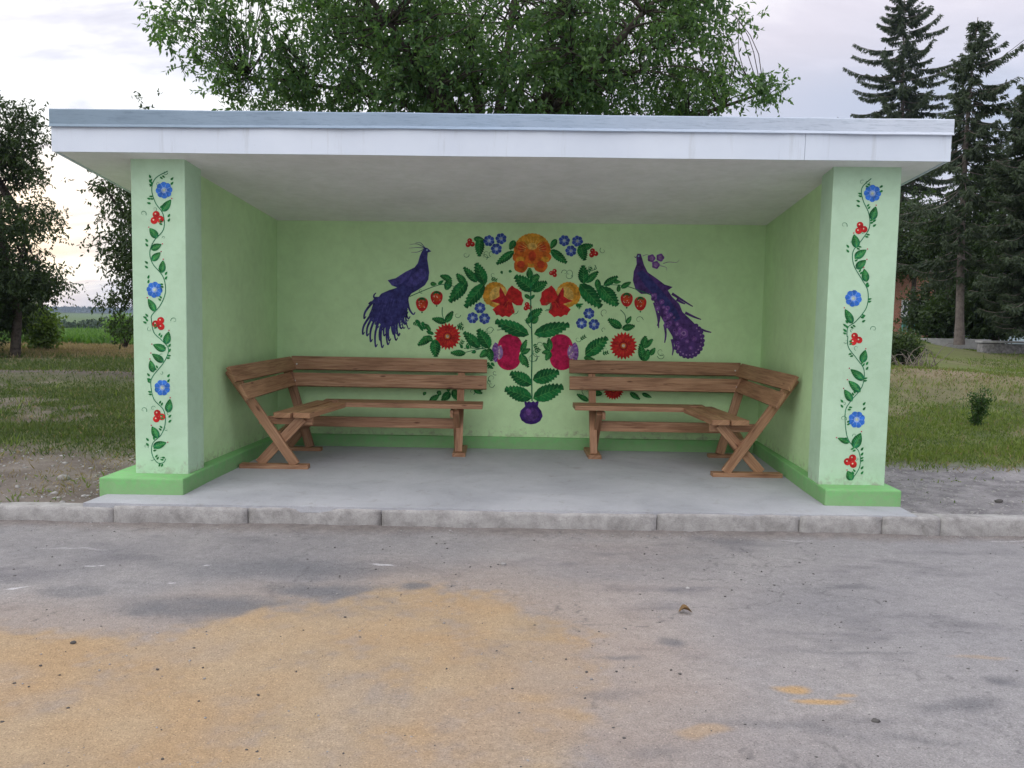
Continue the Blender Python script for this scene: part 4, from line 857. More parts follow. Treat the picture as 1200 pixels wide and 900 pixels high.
def broadleaf(name, label, base, trunk, tr, ell, nclump, leaves_per, lsize, crad, mat, bark, group=None, droop=.6, shell=.55, gaps=None, fat=.42, limbs=7):
    """trunk: points; ell: list of (centre, semi-axes, weight); leaves sit on twigs round each clump centre"""
    T = empty(name, base, label, 'tree', group)
    W_ = np.array([e[2] for e in ell], float); W_ /= W_.sum(); cs = []
    while len(cs) < nclump:
        e = ell[rng.choice(len(ell), p=W_)]; u = runit(1)[0]; r = rng.uniform(0, 1) ** (1 / 3); r = shell + (1 - shell) * r if rng.uniform() < .65 else r
        p = np.array(e[0]) + u * r * np.array(e[1])
        if gaps is not None and mnoise.noise(Vector(p * gaps)) < -.18: continue
        cs.append(p)
    cs = np.array(cs)
    wd = Acc(); wd.tube(trunk, list(np.linspace(tr, tr * .45, len(trunk))), 9)
    TP = [Vector(p) for p in trunk]; mains = []
    ids = list(rng.permutation(len(cs))[:limbs])
    nodes = []
    for i in ids:
        st = TP[rng.integers(len(TP) // 2, len(TP))]; cv = curve(st, cs[i], .08, 8, .18); wd.tube(cv, list(np.linspace(tr * .42, tr * .07, len(cv))), 6)
        nodes += [(p, tr * (.42 - .35 * k / 8)) for k, p in enumerate(cv)]
    nodes += [(p, tr * .4) for p in TP[len(TP) // 2:]]
    NP = np.array([tuple(p) for p, _ in nodes])
    for c_ in cs:
        dd = np.linalg.norm(NP - c_, axis=1) + .5 * np.maximum(0, NP[:, 2] - c_[2]); j = int(dd.argmin()); r0 = min(nodes[j][1] * .5, tr * .09)
        cv = curve(NP[j], c_, .05, 5, .2); wd.tube(cv, list(np.linspace(r0, tr * .018, 6)), 4)
    wd.build('trunk', M[bark], T, True)
    # twigs with leaves
    n = nclump * leaves_per; per = 9; ntw = n // per
    ci = np.repeat(np.arange(nclump), math.ceil(ntw / nclump))[:ntw]
    tw0 = cs[ci] + rng.normal(size=(ntw, 3)) * crad * np.array([.5, .5, .42]); tdir = runit(ntw); tdir[:, 2] -= droop * .5; tdir /= np.linalg.norm(tdir, axis=1, keepdims=True)
    tl = rng.uniform(1.6, 3.2, ntw) * lsize
    k = np.tile(np.linspace(0, 1, per), ntw); I = np.repeat(np.arange(ntw), per)
    b = tw0[I] + tdir[I] * (tl[I] * k)[:, None]; b[:, 2] -= droop * .35 * (k ** 2) * tl[I]
    d = runit(len(I)) * .8 + tdir[I] * .5; d[:, 2] -= droop; d /= np.linalg.norm(d, axis=1, keepdims=True)
    nr = runit(len(I)) * .7; nr[:, 2] += .8
    ctint = rng.uniform(.0, .75, nclump)
    tint = np.clip(ctint[ci][I] * .6 + rng.uniform(0, .5, len(I)), 0, 1)
    A = Acc(); A.leaves(b, d, nr, rng.uniform(.7, 1.25, len(I)) * lsize, rng.uniform(.7, 1.2, len(I)) * lsize * fat, tint)
    A.build('crown', M[mat], T)
    return T
def E_(px, py, d, rx_px, rz_px, ry=None, wgt=1):
    p = at(px, py, 1, d); s = d / FPX; return ((p.x, p.y, p.z), (rx_px * s, (ry or rx_px * s), rz_px * s), wgt)
def gz(x, y): return float(tz(np.array([x]), np.array([y]))[0])

# big walnut behind the shelter
bx, by = at(583, 120, 1, 14).x, 14.0
ell = [E_(570, -40, 14, 285, 110, 3.0, 5.5), E_(400, 30, 14, 140, 90, 2.0, 2.0), E_(740, 60, 14, 118, 78, 2.0, 2.2), E_(560, 90, 14, 240, 68, 2.2, 3), E_(305, 92, 13.5, 52, 40, 1.0, .45), E_(240, 38, 13.5, 54, 38, .9, .5), E_(585, 105, 13.2, 150, 42, 1.0, 1.3), E_(835, 108, 13.6, 50, 30, 1.0, .42), E_(840, 5, 14, 40, 24, .8, .15), E_(893, 108, 13.6, 22, 12, .4, .06), E_(190, 30, 13.5, 24, 24, .4, .09)]
broadleaf('walnut_tree', 'big spreading walnut tree rising behind the middle of the shelter roof', (bx, by, .1), [(bx, by, 0), (bx + .05, by, 1.4), (bx, by, 2.8), (bx - .1, by, 3.6), (bx + .1, by, 4.3)], .24, ell, 1500, 54, .092, .25, 'walnut', 'bark', gaps=2.1, limbs=22, droop=.45, fat=.46)
# tree at the left edge and the one half hidden by the left pillar
p = at(18, 426, 1, 23); gzv = gz(p.x, 23)
ell = [E_(-32, 265, 23, 80, 105, 2.2, 5), E_(-60, 330, 23, 90, 60, 2, 2.2), E_(18, 335, 23, 34, 36, 1.2, .8), E_(28, 215, 23, 32, 36, 1, .6), E_(-5, 150, 23, 40, 30, 1, .5), E_(-20, 380, 23, 36, 18, 1, .4), E_(62, 325, 23, 12, 20, .5, .1), E_(50, 160, 23, 18, 14, .5, .08)]
broadleaf('roadside_tree', 'dark round tree cut by the left edge, its thin trunk standing at the field edge', (p.x, 23, gzv), [(p.x, 23, gzv - .1), (p.x + .03, 23, gzv + .4), (p.x + .1, 23, 1.2), (p.x - .1, 23, 2.2), (p.x - .3, 23, 3.6), (p.x - .5, 23, 5)], .14, ell, 520, 100, .12, .36, 'dkleaf', 'bark', gaps=.8, droop=.4, limbs=12)
p = at(186, 420, 1, 18); gzv = gz(p.x, 18)
ell = [E_(195, 285, 18, 54, 66, 1.3, 4), E_(150, 232, 18, 46, 30, 1, .8), E_(140, 290, 18, 18, 30, .8, .4), E_(140, 345, 18, 16, 12, .6, .10), E_(205, 140, 18, 36, 24, .8, .10), E_(150, 378, 18, 14, 10, .6, .08)]
broadleaf('roadside_tree', 'dark tree showing between the left pillar and the tree at the left edge', (p.x, 18, gzv), [(p.x, 18, gzv - .1), (p.x - .1, 18, .8), (p.x - .3, 18, 1.7), (p.x - .2, 18, 2.8), (p.x + .1, 18, 3.8)], .13, ell, 210, 80, .10, .27, 'dkleaf', 'bark', gaps=1.1, droop=.5, limbs=12)
# young light green bushes by the field
def bush(name, label, px, py, d, rx_, rz_, n, mat, ls=.1, cat='bush'):
    c = at(px, py, 1, d); z0 = gz(c.x, d); T = empty(name, (c.x, d, z0), label, cat)
    rx_ *= d / FPX; rz_ *= d / FPX; A = Acc(); S_ = Acc()
    for k in range(9):
        a = rng.uniform(0, 6.28); S_.tube(curve((c.x, d, z0 - .03), (c.x + math.cos(a) * rx_ * .6, d + math.sin(a) * rx_ * .6, c.z + rz_ * rng.uniform(0, .7)), .05, 5), list(np.linspace(.02, .005, 6)), 4)
    S_.build('stem', M['bark'], T)
    u = runit(n) * (rng.uniform(.35, 1, n) ** .6)[:, None]; b = np.array(c) + u * np.array([rx_, rx_, rz_]) * (1 + .25 * rng.normal(size=(n, 1))); b[:, 2] = np.maximum(b[:, 2], z0 + .02)
    dd = runit(n); dd[:, 2] += .1; dd /= np.linalg.norm(dd, axis=1, keepdims=True)
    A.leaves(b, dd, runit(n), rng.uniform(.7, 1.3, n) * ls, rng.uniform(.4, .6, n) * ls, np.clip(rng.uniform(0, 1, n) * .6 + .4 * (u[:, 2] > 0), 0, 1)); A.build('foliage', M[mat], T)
    return T
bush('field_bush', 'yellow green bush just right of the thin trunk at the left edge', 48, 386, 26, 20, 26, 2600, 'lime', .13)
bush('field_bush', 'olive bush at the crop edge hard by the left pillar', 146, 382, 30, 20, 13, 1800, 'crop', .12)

# spruces on the right
def spruce(name, label, base, path, levels, mat='needle', group=None, seed=0, tr=.14, dens=1.0, sagf=.35, size=1.0, skip=0, step=1.0):
    """path: trunk points from ground to tip; levels: (height fraction, half-width left, half-width right)"""
    T = empty(name, base, label, 'tree', group); P = [Vector(p) for p in path]; wd = Acc()
    nseg = len(P) - 1
    def tp(f):
        f = min(max(f, 0), .9999) * nseg; i = int(f); return P[i].lerp(P[i + 1], f - i)
    wd.tube([tp(i / 14) for i in range(15)], [tr * (1 - .93 * i / 14) * (1.25 if i == 0 else 1) for i in range(15)], 9)
    fr = [l[0] for l in levels]; H_ = (P[-1] - P[0]).length; f = fr[0]; A = Acc()
    C0, D0, N0, L0, W0, T0 = [], [], [], [], [], []
    while f < .985:
        hl = np.interp(f, fr, [l[1] for l in levels]); hr = np.interp(f, fr, [l[2] for l in levels]); o = tp(f); nb = rng.integers(4, 7); ph = rng.uniform(0, 6.28)
        for b in range(nb):
            a = ph + 6.283 * b / nb + rng.uniform(-.3, .3); ca, sa = math.cos(a), math.sin(a); R_ = (hr if ca > 0 else hl) * abs(ca) + .5 * (hl + hr) * (1 - abs(ca)); R_ *= rng.uniform(.55, 1.08)
            if R_ < .12 or (rng.uniform() < skip and f < .93): continue
            R_ *= rng.choice([.6, 1, 1, 1.12])
            up_ = .25 * R_ * (f > .75) + R_ * rng.normal() * .10 ; sag = sagf * R_ * (1 - .5 * f)
            pts = []
            for k in range(8):
                t = k / 7; pts.append(o + Vector((ca * R_ * t, sa * R_ * t, up_ * t - sag * math.sin(t * 1.9) + .10 * R_ * t ** 3)))
            wd.tube(pts, [max(.006, tr * .22 * (1 - f * .6) * (1 - .85 * k / 7)) for k in range(8)], 4)
            pa = np.array([tuple(q) for q in pts]); m = int(R_ * 66 * dens / size) + 14
            t = rng.uniform(.12, 1, m) ** .85 * 6.999; i = t.astype(int); fr_ = (t - i)[:, None]; c = pa[i] * (1 - fr_) + pa[np.minimum(i + 1, 7)] * fr_
            tt = t / 7; side = np.stack([-np.full(m, sa), np.full(m, ca), np.zeros(m)], 1) * rng.choice([-1, 1], m)[:, None]
            d = side * rng.uniform(.15, 1, m)[:, None] + np.array([ca, sa, 0]) * .6 + np.stack([np.zeros(m), np.zeros(m), -rng.uniform(.1, 1.9, m)], 1); d /= np.linalg.norm(d, axis=1, keepdims=True)
            ln = size * rng.uniform(.08, .36, m) * (1.15 - .6 * tt) * min(1, .5 + R_ * .4)
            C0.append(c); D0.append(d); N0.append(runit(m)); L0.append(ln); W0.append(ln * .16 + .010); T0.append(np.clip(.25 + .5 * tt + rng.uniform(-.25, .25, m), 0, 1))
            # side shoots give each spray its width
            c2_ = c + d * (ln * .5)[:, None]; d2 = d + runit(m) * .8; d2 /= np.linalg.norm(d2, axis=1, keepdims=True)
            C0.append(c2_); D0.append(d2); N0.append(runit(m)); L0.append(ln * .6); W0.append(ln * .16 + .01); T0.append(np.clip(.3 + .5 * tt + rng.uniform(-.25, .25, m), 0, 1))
        f += step * rng.uniform(.014, .028)
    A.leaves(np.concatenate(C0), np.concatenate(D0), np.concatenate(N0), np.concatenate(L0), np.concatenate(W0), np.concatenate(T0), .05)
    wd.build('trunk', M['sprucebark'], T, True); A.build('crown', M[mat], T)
    return T
def pathpx(pts, d): 
    q = [at(px, py, 1, d) for px, py in pts]; return [(p.x, p.y, p.z) for p in q]
G3 = 'spruces on the right'
s_ = 27 / FPX
pt = pathpx([(1052, 396), (1054, 300), (1056, 200), (1058, 100), (1060, -6)], 50)
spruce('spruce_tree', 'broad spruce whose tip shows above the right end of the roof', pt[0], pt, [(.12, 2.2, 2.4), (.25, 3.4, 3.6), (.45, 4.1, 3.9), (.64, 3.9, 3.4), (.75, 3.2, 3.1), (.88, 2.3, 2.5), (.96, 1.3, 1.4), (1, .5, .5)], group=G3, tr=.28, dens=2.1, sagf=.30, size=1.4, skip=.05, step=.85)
pt = pathpx([(1124, 404), (1126, 300), (1131, 180), (1138, 90), (1146, 20)], 25)
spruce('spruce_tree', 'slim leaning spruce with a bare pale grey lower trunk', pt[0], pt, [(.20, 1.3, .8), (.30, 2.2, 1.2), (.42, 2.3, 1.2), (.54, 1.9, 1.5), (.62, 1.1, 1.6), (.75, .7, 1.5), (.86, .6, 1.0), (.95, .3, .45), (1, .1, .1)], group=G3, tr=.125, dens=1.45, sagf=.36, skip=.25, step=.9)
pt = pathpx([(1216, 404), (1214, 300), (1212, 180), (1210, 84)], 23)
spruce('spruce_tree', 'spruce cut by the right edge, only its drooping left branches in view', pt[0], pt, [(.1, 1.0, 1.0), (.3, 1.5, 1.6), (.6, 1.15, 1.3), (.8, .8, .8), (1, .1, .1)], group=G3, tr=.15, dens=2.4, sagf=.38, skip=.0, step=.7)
G4 = 'dark trees under the spruces'
def darktree(label, px, d, py, rx_, rz_, n, lp=85, mat='dkleaf', ls=.17):
    c = at(px, 405, 1, d); z0 = gz(c.x, d); cc = at(px, py, 1, d)
    broadleaf('broadleaf_tree', label, (c.x, d, z0), [(c.x, d, z0 - .1), (c.x, d, z0 + 1), (c.x + .1, d, cc.z), (c.x, d, cc.z + rz_ * d / FPX * .5)], .13, [E_(px, py, d, rx_, rz_, None, 1), E_(px - rx_ * .3, py + rz_ * .5, d, rx_ * .7, rz_ * .45, None, .4)], n, lp, ls, .55, mat, 'bark', G4, gaps=.4, droop=.3, limbs=6)
darktree('dense dark tree filling the gap left of the pale grey trunk', 1108, 32, 325, 32, 70, 170)
darktree('dense dark tree behind and right of the pale grey trunk', 1166, 30, 290, 44, 104, 260)
darktree('dark green tree at the right edge in front of the pale blue house', 1212, 27, 270, 40, 84, 150)
darktree('tree crown glimpsed just past the right pillar over the brick house', 1066, 38.5, 274, 36, 48, 120)
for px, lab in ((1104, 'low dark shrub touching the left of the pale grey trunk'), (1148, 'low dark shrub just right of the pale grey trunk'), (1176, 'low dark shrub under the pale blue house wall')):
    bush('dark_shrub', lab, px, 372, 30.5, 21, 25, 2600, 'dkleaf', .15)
bush('weedy_bush', 'unkempt dark bush with dry twigs beside the right pillar', 1058, 408, 17, 22, 20, 2200, 'dkleaf', .07)
# dead twigs lying at the foot of that bush
A = Acc()
for k in range(34):
    a = at(1050 + rng.uniform(0, 50), 418 + rng.uniform(-14, 14), 1, 16.6 + rng.uniform(-.5, .3)); z = gz(a.x, a.y); b = (a.x + rng.uniform(-.5, .5), a.y + rng.uniform(-.3, .3), z + rng.uniform(.0, .5)); A.tube(curve((a.x, a.y, z), b, .1, 4, .2), [.011, .009, .007, .005, .003], 4)
tag(A.build('dead_branches', M['twig']), 'pile of pale dry cut branches at the foot of the bush by the right pillar', 'branches', kind='stuff')
# little sapling in the grass
c = at(1143, 499, 1, 11.3); z0 = gz(c.x, 11.3); T = empty('sapling', (c.x, 11.3, z0), 'small leafy green sapling standing alone in the right grass', 'sapling')
A = Acc(); B_ = Acc()
for k in range(7):
    tip = Vector((c.x + rng.uniform(-.10, .15), 11.3 + rng.uniform(-.1, .1), z0 + rng.uniform(.32, .50))); cv = curve((c.x, 11.3, z0 - .02), tip, .03, 6, .12); A.tube(cv, list(np.linspace(.007, .002, 7)), 4)
    for p in cv[1:]:
        m = 26; b = np.array(tuple(p)) + rng.normal(size=(m, 3)) * [.035, .035, .02]; d = runit(m); d[:, 2] += .3; d /= np.linalg.norm(d, axis=1, keepdims=True)
        B_.leaves(b, d, runit(m), rng.uniform(.03, .06, m), rng.uniform(.012, .022, m), rng.uniform(0, 1, m))
A.build('stem', M['bark'], T); B_.build('foliage', M['shrubleaf'], T)

# ------------------------------------------------------------------ grass
def blades(name, n, region, hfun, mat, width=.006, kind='stuff', lean=.5, accept=None):
    x0, x1, y0, y1 = region; u = rng.uniform(0, 1, n); yy = y0 * (y1 / y0) ** u; xx = rng.uniform(0, 1, n)
    # keep the tufts inside the strip the view takes in
    xx = x0(yy) + (x1(yy) - x0(yy)) * xx
    nz = fbm(xx, yy, .5, 201); ok = accept(xx, yy, nz, rng.uniform(0, 1, n)); xx, yy, nz = xx[ok], yy[ok], nz[ok]; n = len(xx)
    zz = tz(xx, yy) - .01; h = hfun(xx, yy, nz) * rng.uniform(.5, 1.3, n); c = np.stack([xx, yy, zz], 1)
    d = np.stack([rng.normal(size=n) * lean, rng.normal(size=n) * lean, np.ones(n)], 1); d /= np.linalg.norm(d, axis=1, keepdims=True)
    A = Acc(); A.leaves(c, d, runit(n), h, width * (1 + yy / 10) * rng.uniform(.7, 1.5, n), np.clip(rng.uniform(0, 1, n) * .6 + .5 * (nz - .3), 0, 1), .5)
    o = A.build(name, M[mat]); o['kind'] = kind; return o
lx0 = lambda y: -.62 * y - 1.6; lx1 = lambda y: -.28 * y - .6
rx0 = lambda y: .26 * y + .9; rx1 = lambda y: .70 * y + 1.2
def accL(x, y, nz, r):
    yy = y + 1.2 * (fbm(x, y, 1.4, 21) - .5) * 1.3; n2 = fbm(x, y, .35, 31)
    p = sst(8.2, 9.8, yy + .6 * (n2 - .5)); p = p * (1 - .85 * np.exp(-((yy - 16.8) / 1.6) ** 2)) * (1 - .85 * sst(.52, .66, fbm(x, y, 1.0, 312))); return r < p * (.25 + nz)
def accR(x, y, nz, r):
    n1 = fbm(x, y, 1.4, 21); n2 = fbm(x, y, .35, 31)
    p = sst(8.25, 9.1, y + .9 * (n1 - .5) + .4 * (n2 - .5)) * (1 - .6 * sst(.54, .68, fbm(x, y, 1.1, 311))); p = p * (1 - .8 * np.exp(-(((x - 7.6) / 3) ** 2 + ((y - 14.6) / 1.3) ** 2))); return r < p * (.3 + nz)
hL = lambda x, y, nz: .035 + .06 * nz + .05 * (y > 18)
blades('grass', 105000, (lx0, lx1, 7.4, 25), hL, 'grassdark', .005, accept=accL)
blades('grass', 150000, (rx0, rx1, 8.0, 30), lambda x, y, nz: .025 + .065 * nz, 'grass', .005, accept=accR)
blades('dry_grass', 14000, (lx0, lx1, 6.5, 26), lambda x, y, nz: .03 + .07 * nz, 'grassdry', .004, lean=1.1, accept=lambda x, y, nz, r: r < .25 + .6 * (nz > .55))
blades('dry_grass', 22000, (rx0, rx1, 8.2, 26), lambda x, y, nz: .04 + .08 * nz, 'grassdry', .004, lean=1.0, accept=lambda x, y, nz, r: r < .12 + .5 * np.exp(-(((x - 7.6) / 3) ** 2 + ((y - 14.6) / 1.6) ** 2)) + .2 * (nz > .6))
blades('dry_grass', 26000, (lx0, lx1, 22, 36), lambda x, y, nz: .10 + .12 * nz, 'grassdry', .006, lean=.6, accept=lambda x, y, nz, r: r < sst(22, 24.5, y))
blades('crop_plants', 26000, (lx0, lx1, 35, 52), lambda x, y, nz: .25 + .42 * nz, 'crop', .02, lean=.5, accept=lambda x, y, nz, r: r < 1.1)
blades('tall_grass', 2600, (rx0, rx1, 8.6, 27), lambda x, y, nz: .10 + .16 * nz, 'grass', .007, lean=.45, accept=lambda x, y, nz, r: fbm(x, y, .7, 301) > .62)
blades('tall_grass', 2600, (lx0, lx1, 8.6, 27), lambda x, y, nz: .08 + .12 * nz, 'grass', .006, lean=.5, accept=lambda x, y, nz, r: fbm(x, y, .7, 302) > .62)
blades('weeds', 1500, (lx0, lx1, 6.3, 8.8), lambda x, y, nz: .03 + .05 * nz, 'grass', .006, lean=.9, accept=lambda x, y, nz, r: fbm(x, y, .3, 303) > .6)
blades('weeds', 1200, (rx0, rx1, 6.3, 8.8), lambda x, y, nz: .02 + .05 * nz, 'grass', .006, lean=.9, accept=lambda x, y, nz, r: fbm(x, y, .3, 304) > .64)
# loose stones and gravel behind the kerb, grit on the road
def stones(name, n, f, smin, smax, mat='stone'):
    bm0 = bmesh.new(); bmesh.ops.create_icosphere(bm0, subdivisions=1, radius=1); V0 = np.array([tuple(v.co) for v in bm0.verts]); F0 = np.array([[v.index for v in q.verts] for q in bm0.faces]); bm0.free()
    V = []; F = []; k = 0
    c = np.array([f() for _ in range(n)])[:, None, :]; s = (smin * (smax / smin) ** (rng.uniform(0, 1, n) ** 2.2))[:, None]; a = rng.uniform(0, 6.28, n)[:, None]
    q = V0[None] * (1 + .25 * rng.normal(size=(n,) + V0.shape)) * np.stack([s, s * rng.uniform(.5, 1, (n, 1)), s * rng.uniform(.3, .7, (n, 1))], 2); ca, sa = np.cos(a), np.sin(a)
    V = [(np.stack([q[..., 0] * ca - q[..., 1] * sa, q[..., 0] * sa + q[..., 1] * ca, q[..., 2]], 2) + c).reshape(-1, 3)]
    F = [(F0[None] + (np.arange(n) * len(V0))[:, None, None]).reshape(-1, 3)]
    o = obj_np(name, np.concatenate(V), np.concatenate(F).ravel(), 3, M[mat]); o['kind'] = 'stuff'; return o
def fL():
    y_ = rng.uniform(6.3, 8.6); x_ = rng.uniform(-.56 * y_ - 1, -3.0 if y_ < 6.6 else -2.85); return x_, y_, gz(x_, y_)
def fR():
    y_ = rng.uniform(6.3, 8.5); x_ = rng.uniform(3.1, .63 * y_ + .8); return x_, y_, gz(x_, y_)
def fK():
    x_ = rng.uniform(-4.2, 4.5); return x_, KY - abs(rng.normal()) * .09 - .01, .004
def fRd():
    y_ = rng.uniform(2.6, 6); x_ = rng.uniform(-.62 * y_ - .2, .62 * y_ + .2); return x_, y_, .001
M['darkstone'] = simple('dark_stone', (.10, .095, .09), .9, .2, 30)
stones('gravel', 900, fL, .004, .032); stones('gravel', 2200, fR, .004, .02); stones('gravel', 1500, fK, .002, .012); stones('road_grit', 1300, fRd, .0015, .008, 'stone'); stones('road_grit', 1100, fRd, .0015, .009, 'darkstone')
for px, py, s, m_, lab in ((590, 662, .018, 'stone', 'pale pebble on the road in front of the gap between the benches'), (806, 690, .013, 'stone', 'small pale pebble on the road above the curled leaf'), (86, 754, .014, 'darkstone', 'small dark stone on the left of the sand patch'), (1026, 846, .016, 'darkstone', 'dark stone on the grey road below the small sand streak'), (1171, 582, .032, 'darkstone', 'black lump on the gravel behind the kerb at the far right'), (75, 556, .05, 'stone', 'pale rock on the dirt left of the left pillar')):
    ax = 2; zz = .13 if py < 600 else 0; c = at(px, py, 2, zz); bm = bmesh.new(); bmesh.ops.create_icosphere(bm, subdivisions=2, radius=1)
    for v in bm.verts: v.co = Vector((v.co.x * s, v.co.y * s * .8, v.co.z * s * .6)) * (1 + .35 * mnoise.noise(v.co * 1.3 + Vector((px, 0, 0)))) 
    bmesh.ops.translate(bm, verts=bm.verts, vec=(c.x, c.y, (gz(c.x, c.y) if c.y > KY + .2 else zz) + s * .3)); o = obj_bm('stone', bm, M[m_], None, True); tag(o, lab, 'stone')
# curled dry leaf on the road
c = at(803, 719, 2, 0); bm = bmesh.new(); n = 8; rows = []
for i in range(n + 1):
    t = i / n; w_ = .022 * math.sin(math.pi * t ** .8) + .001; row = []
    for j in (-1, -.5, 0, .5, 1): row.append(bm.verts.new((c.x - .035 + .07 * t, c.y + j * w_ + .01 * math.sin(5 * t), .006 + .02 * abs(j) ** 1.5 * math.sin(math.pi * t) + .014 * math.sin(3 * t))))
    rows.append(row)
for i in range(n):
    for j in range(4): bm.faces.new((rows[i][j], rows[i + 1][j], rows[i + 1][j + 1], rows[i][j + 1]))
M['dryleaf'] = simple('dry_leaf', (.20, .12, .05), .8, .2, 60)
o = obj_bm('dry_leaf', bm, M['dryleaf'], None, True); tag(o, 'curled brown dry leaf lying on the road right of centre', 'leaf')

# ------------------------------------------------------------------ distance
A = Acc()
def mass(A, n, f, ls):
    b = np.array([f() for _ in range(n)]); A.leaves(b, runit(n), runit(n), rng.uniform(.6, 1.3, n) * ls, rng.uniform(.6, 1, n) * ls, rng.uniform(0, 1, n))
def hd():
    y_ = rng.uniform(205, 235); x_ = y_ * rng.uniform(-.64, -.36); h = 2.6 + 1.4 * mnoise.noise(Vector((x_ * .06, 0, 0))) + 1.0 * mnoise.noise(Vector((x_ * .3, 0, 3)))
    h += 1.0 * math.exp(-((x_ / y_ + .445) / .02) ** 2) + 2.2 * math.exp(-((x_ / y_ + .40) / .03) ** 2); return x_, y_, gz(x_, y_) + rng.uniform(0, max(.6, h))
mass(A, 9000, hd, .9); tag(A.build('hedgerow', M['far']), kind='stuff')
A = Acc()
def fo():
    y_ = rng.uniform(1850, 2150); x_ = rng.uniform(-1700, -400); h = 15.5 + 1.5 * mnoise.noise(Vector((x_ * .004, 0, 0))) + .8 * mnoise.noise(Vector((x_ * .03, y_ * .01, 0))); return x_, y_, gz(x_, y_) + rng.uniform(0, 1) ** .6 * h - 3
mass(A, 16000, fo, 5); tag(A.build('far_forest', M['far']), kind='stuff')

# ------------------------------------------------------------------ houses and low walls on the right
def box(bm, a, b):
    prism(bm, [(a[0], a[1]), (b[0], a[1]), (b[0], b[1]), (a[0], b[1])], a[2], b[2])
def house(label, px0, px1, d, pytop, matn, wins, depth=7):
    x0, x1 = at(px0, 380, 1, d).x, at(px1, 380, 1, d).x; z0 = gz((x0 + x1) / 2, d) - .2; zt = at((px0 + px1) / 2, pytop, 1, d).z
    Hs = empty('house', ((x0 + x1) / 2, d + depth / 2, z0), label, 'house')
    bm = bmesh.new(); box(bm, (x0, d, z0), (x1, d + depth, zt)); obj_bm('wall', bm, M[matn], Hs)
    bm = bmesh.new(); ym = d + depth / 2; v = [bm.verts.new(q) for q in ((x0 - .4, d - .4, zt), (x1 + .4, d - .4, zt), (x1 + .4, ym, zt + 1.9), (x0 - .4, ym, zt + 1.9), (x0 - .4, d + depth + .4, zt), (x1 + .4, d + depth + .4, zt))]
    for q in ((0, 1, 2, 3), (3, 2, 5, 4), (0, 3, 4), (1, 5, 2), (0, 4, 5, 1)): bm.faces.new([v[i] for i in q])
    bmesh.ops.recalc_face_normals(bm, faces=bm.faces); obj_bm('roof', bm, M['roofgrey'], Hs)
    for (pa, pb, qa, qb) in wins:
        a = at(pa, qb, 1, d - .05); b = at(pb, qa, 1, d - .05)
        bm = bmesh.new(); t = .09; y_a, y_b = d - .06, d + .02
        for q in (((a.x, a.z), (a.x + t, b.z)), ((b.x - t, a.z), (b.x, b.z)), ((a.x + t, a.z), (b.x - t, a.z + t)), ((a.x + t, b.z - t), (b.x - t, b.z)), (((a.x + b.x) / 2 - .03, a.z + t), ((a.x + b.x) / 2 + .03, b.z - t))): box(bm, (q[0][0], y_a, q[0][1]), (q[1][0], y_b, q[1][1]))
        w_ = obj_bm('window', bm, M['frame'], Hs); bm = bmesh.new(); box(bm, (a.x + t, d - .03, a.z + t), (b.x - t, d + .012, b.z - t)); obj_bm('pane', bm, M['glass'], w_)
    return Hs
Hs = house('red brick house glimpsed between the right pillar and the dark trees', 1015, 1092, 40, 318, 'brick', [(1056, 1069, 352, 371), (1076, 1088, 352, 371)])
a = at(1056, 384, 1, 39); b = at(1092, 374, 1, 39); bm = bmesh.new(); box(bm, (a.x, 38.9, a.z), (b.x, 38.98, b.z))
for k in range(14): box(bm, (a.x + (b.x - a.x) * k / 13 - .02, 38.82, a.z - .2), (a.x + (b.x - a.x) * k / 13 + .02, 38.88, b.z + .1))
fe = obj_bm('garden_fence', bm, M['greenpaint']); tag(fe, 'green painted garden fence in front of the brick house', 'fence')
house('pale blue rendered house behind the dark trees at the right edge', 1176, 1300, 38, 345, 'bluewall', [(1215, 1240, 358, 380)])
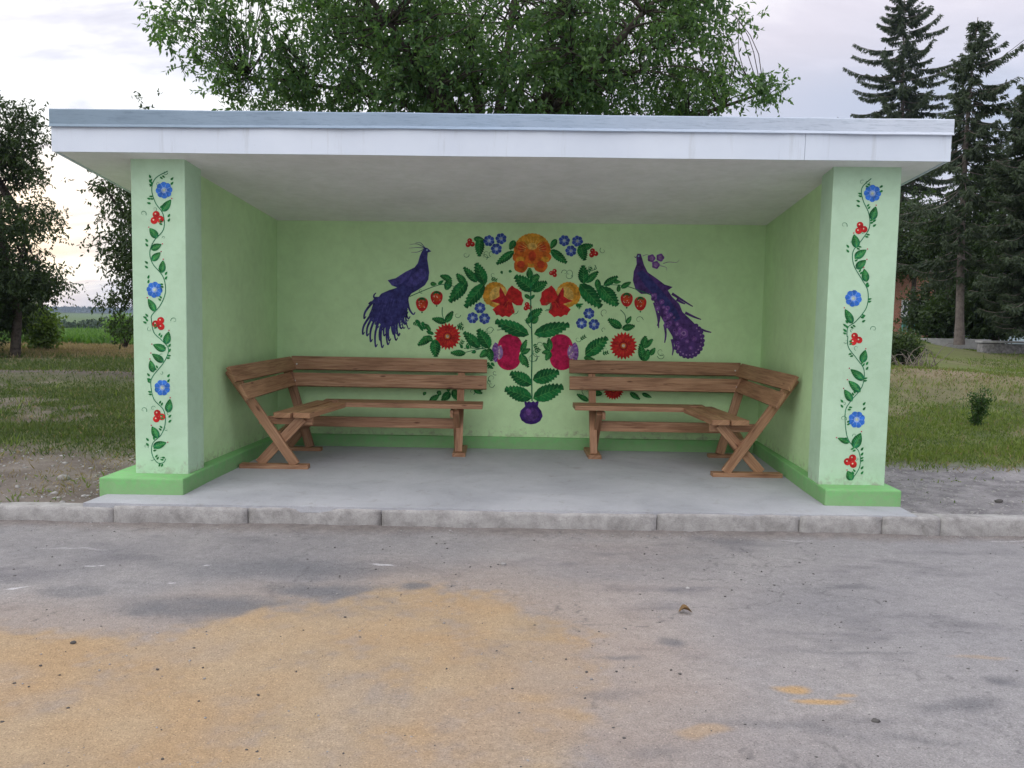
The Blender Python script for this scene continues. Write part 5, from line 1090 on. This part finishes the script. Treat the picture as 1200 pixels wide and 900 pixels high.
# low rubble wall with capping, and the thin concrete edging further left
a = at(1151, 415, 1, 24.0); b = at(1330, 422, 1, 24.0); za = gz(a.x, 24) - .1
Wl = empty('low_stone_wall', ((a.x + b.x) / 2, 24.1, za), 'low grey rubble stone wall with pale capping at the right edge', 'wall')
bm = bmesh.new(); zt = at(1151, 402.5, 1, 24).z; box(bm, (a.x, 24, za), (b.x, 24.3, zt)); bmesh.ops.subdivide_edges(bm, edges=bm.edges[:], cuts=12, use_grid_fill=True)
for v in bm.verts: v.co += Vector((0, mnoise.noise(v.co * 4) * .05, mnoise.noise(v.co * 3) * .02))
obj_bm('masonry', bm, M['drystone'], Wl)
bm = bmesh.new(); box(bm, (a.x - .04, 23.95, zt + .02), (b.x, 24.34, zt + .075)); bevel(bm, .012); obj_bm('capping', bm, M['cap'], Wl)
a = at(1066, 397, 1, 26); b = at(1150, 401, 1, 26); bm = bmesh.new(); zt = a.z; prism(bm, [(a.x, 26), (b.x + .3, 26), (b.x + .3, 26.15), (a.x, 26.15)], zt - .35, zt + .02); bevel(bm, .01)
o = obj_bm('concrete_edging', bm, M['cap']); tag(o, 'thin pale concrete edging running behind the grass to the grey trunk', 'edging')
# overhead wire
p0, p1 = at(1120, 106, 1, 42), at(1330, -70, 1, 42); A = Acc(); A.tube([p0.lerp(p1, k / 20) - Vector((0, 0, .35 * math.sin(math.pi * k / 20))) for k in range(21)], [.014] * 21, 5)
tag(A.build('overhead_wire', M['wire']), 'thin dark overhead wire slanting up behind the spruces at the top right', 'wire')

# ------------------------------------------------------------------ evening haze
hb = bmesh.new(); box(hb, (-3100, -3100, -30), (3100, 3100, 60)); hm = bpy.data.materials.new('haze'); hm.use_nodes = True; ht = hm.node_tree; ht.nodes.clear()
pv = ht.nodes.new('ShaderNodeVolumePrincipled'); pv.inputs['Color'].default_value = (.62, .74, .98, 1); pv.inputs['Density'].default_value = .00022; pv.inputs['Anisotropy'].default_value = .3
ho = ht.nodes.new('ShaderNodeOutputMaterial'); ht.links.new(pv.outputs[0], ho.inputs['Volume'])
tag(obj_bm('haze', hb, hm), kind='stuff')
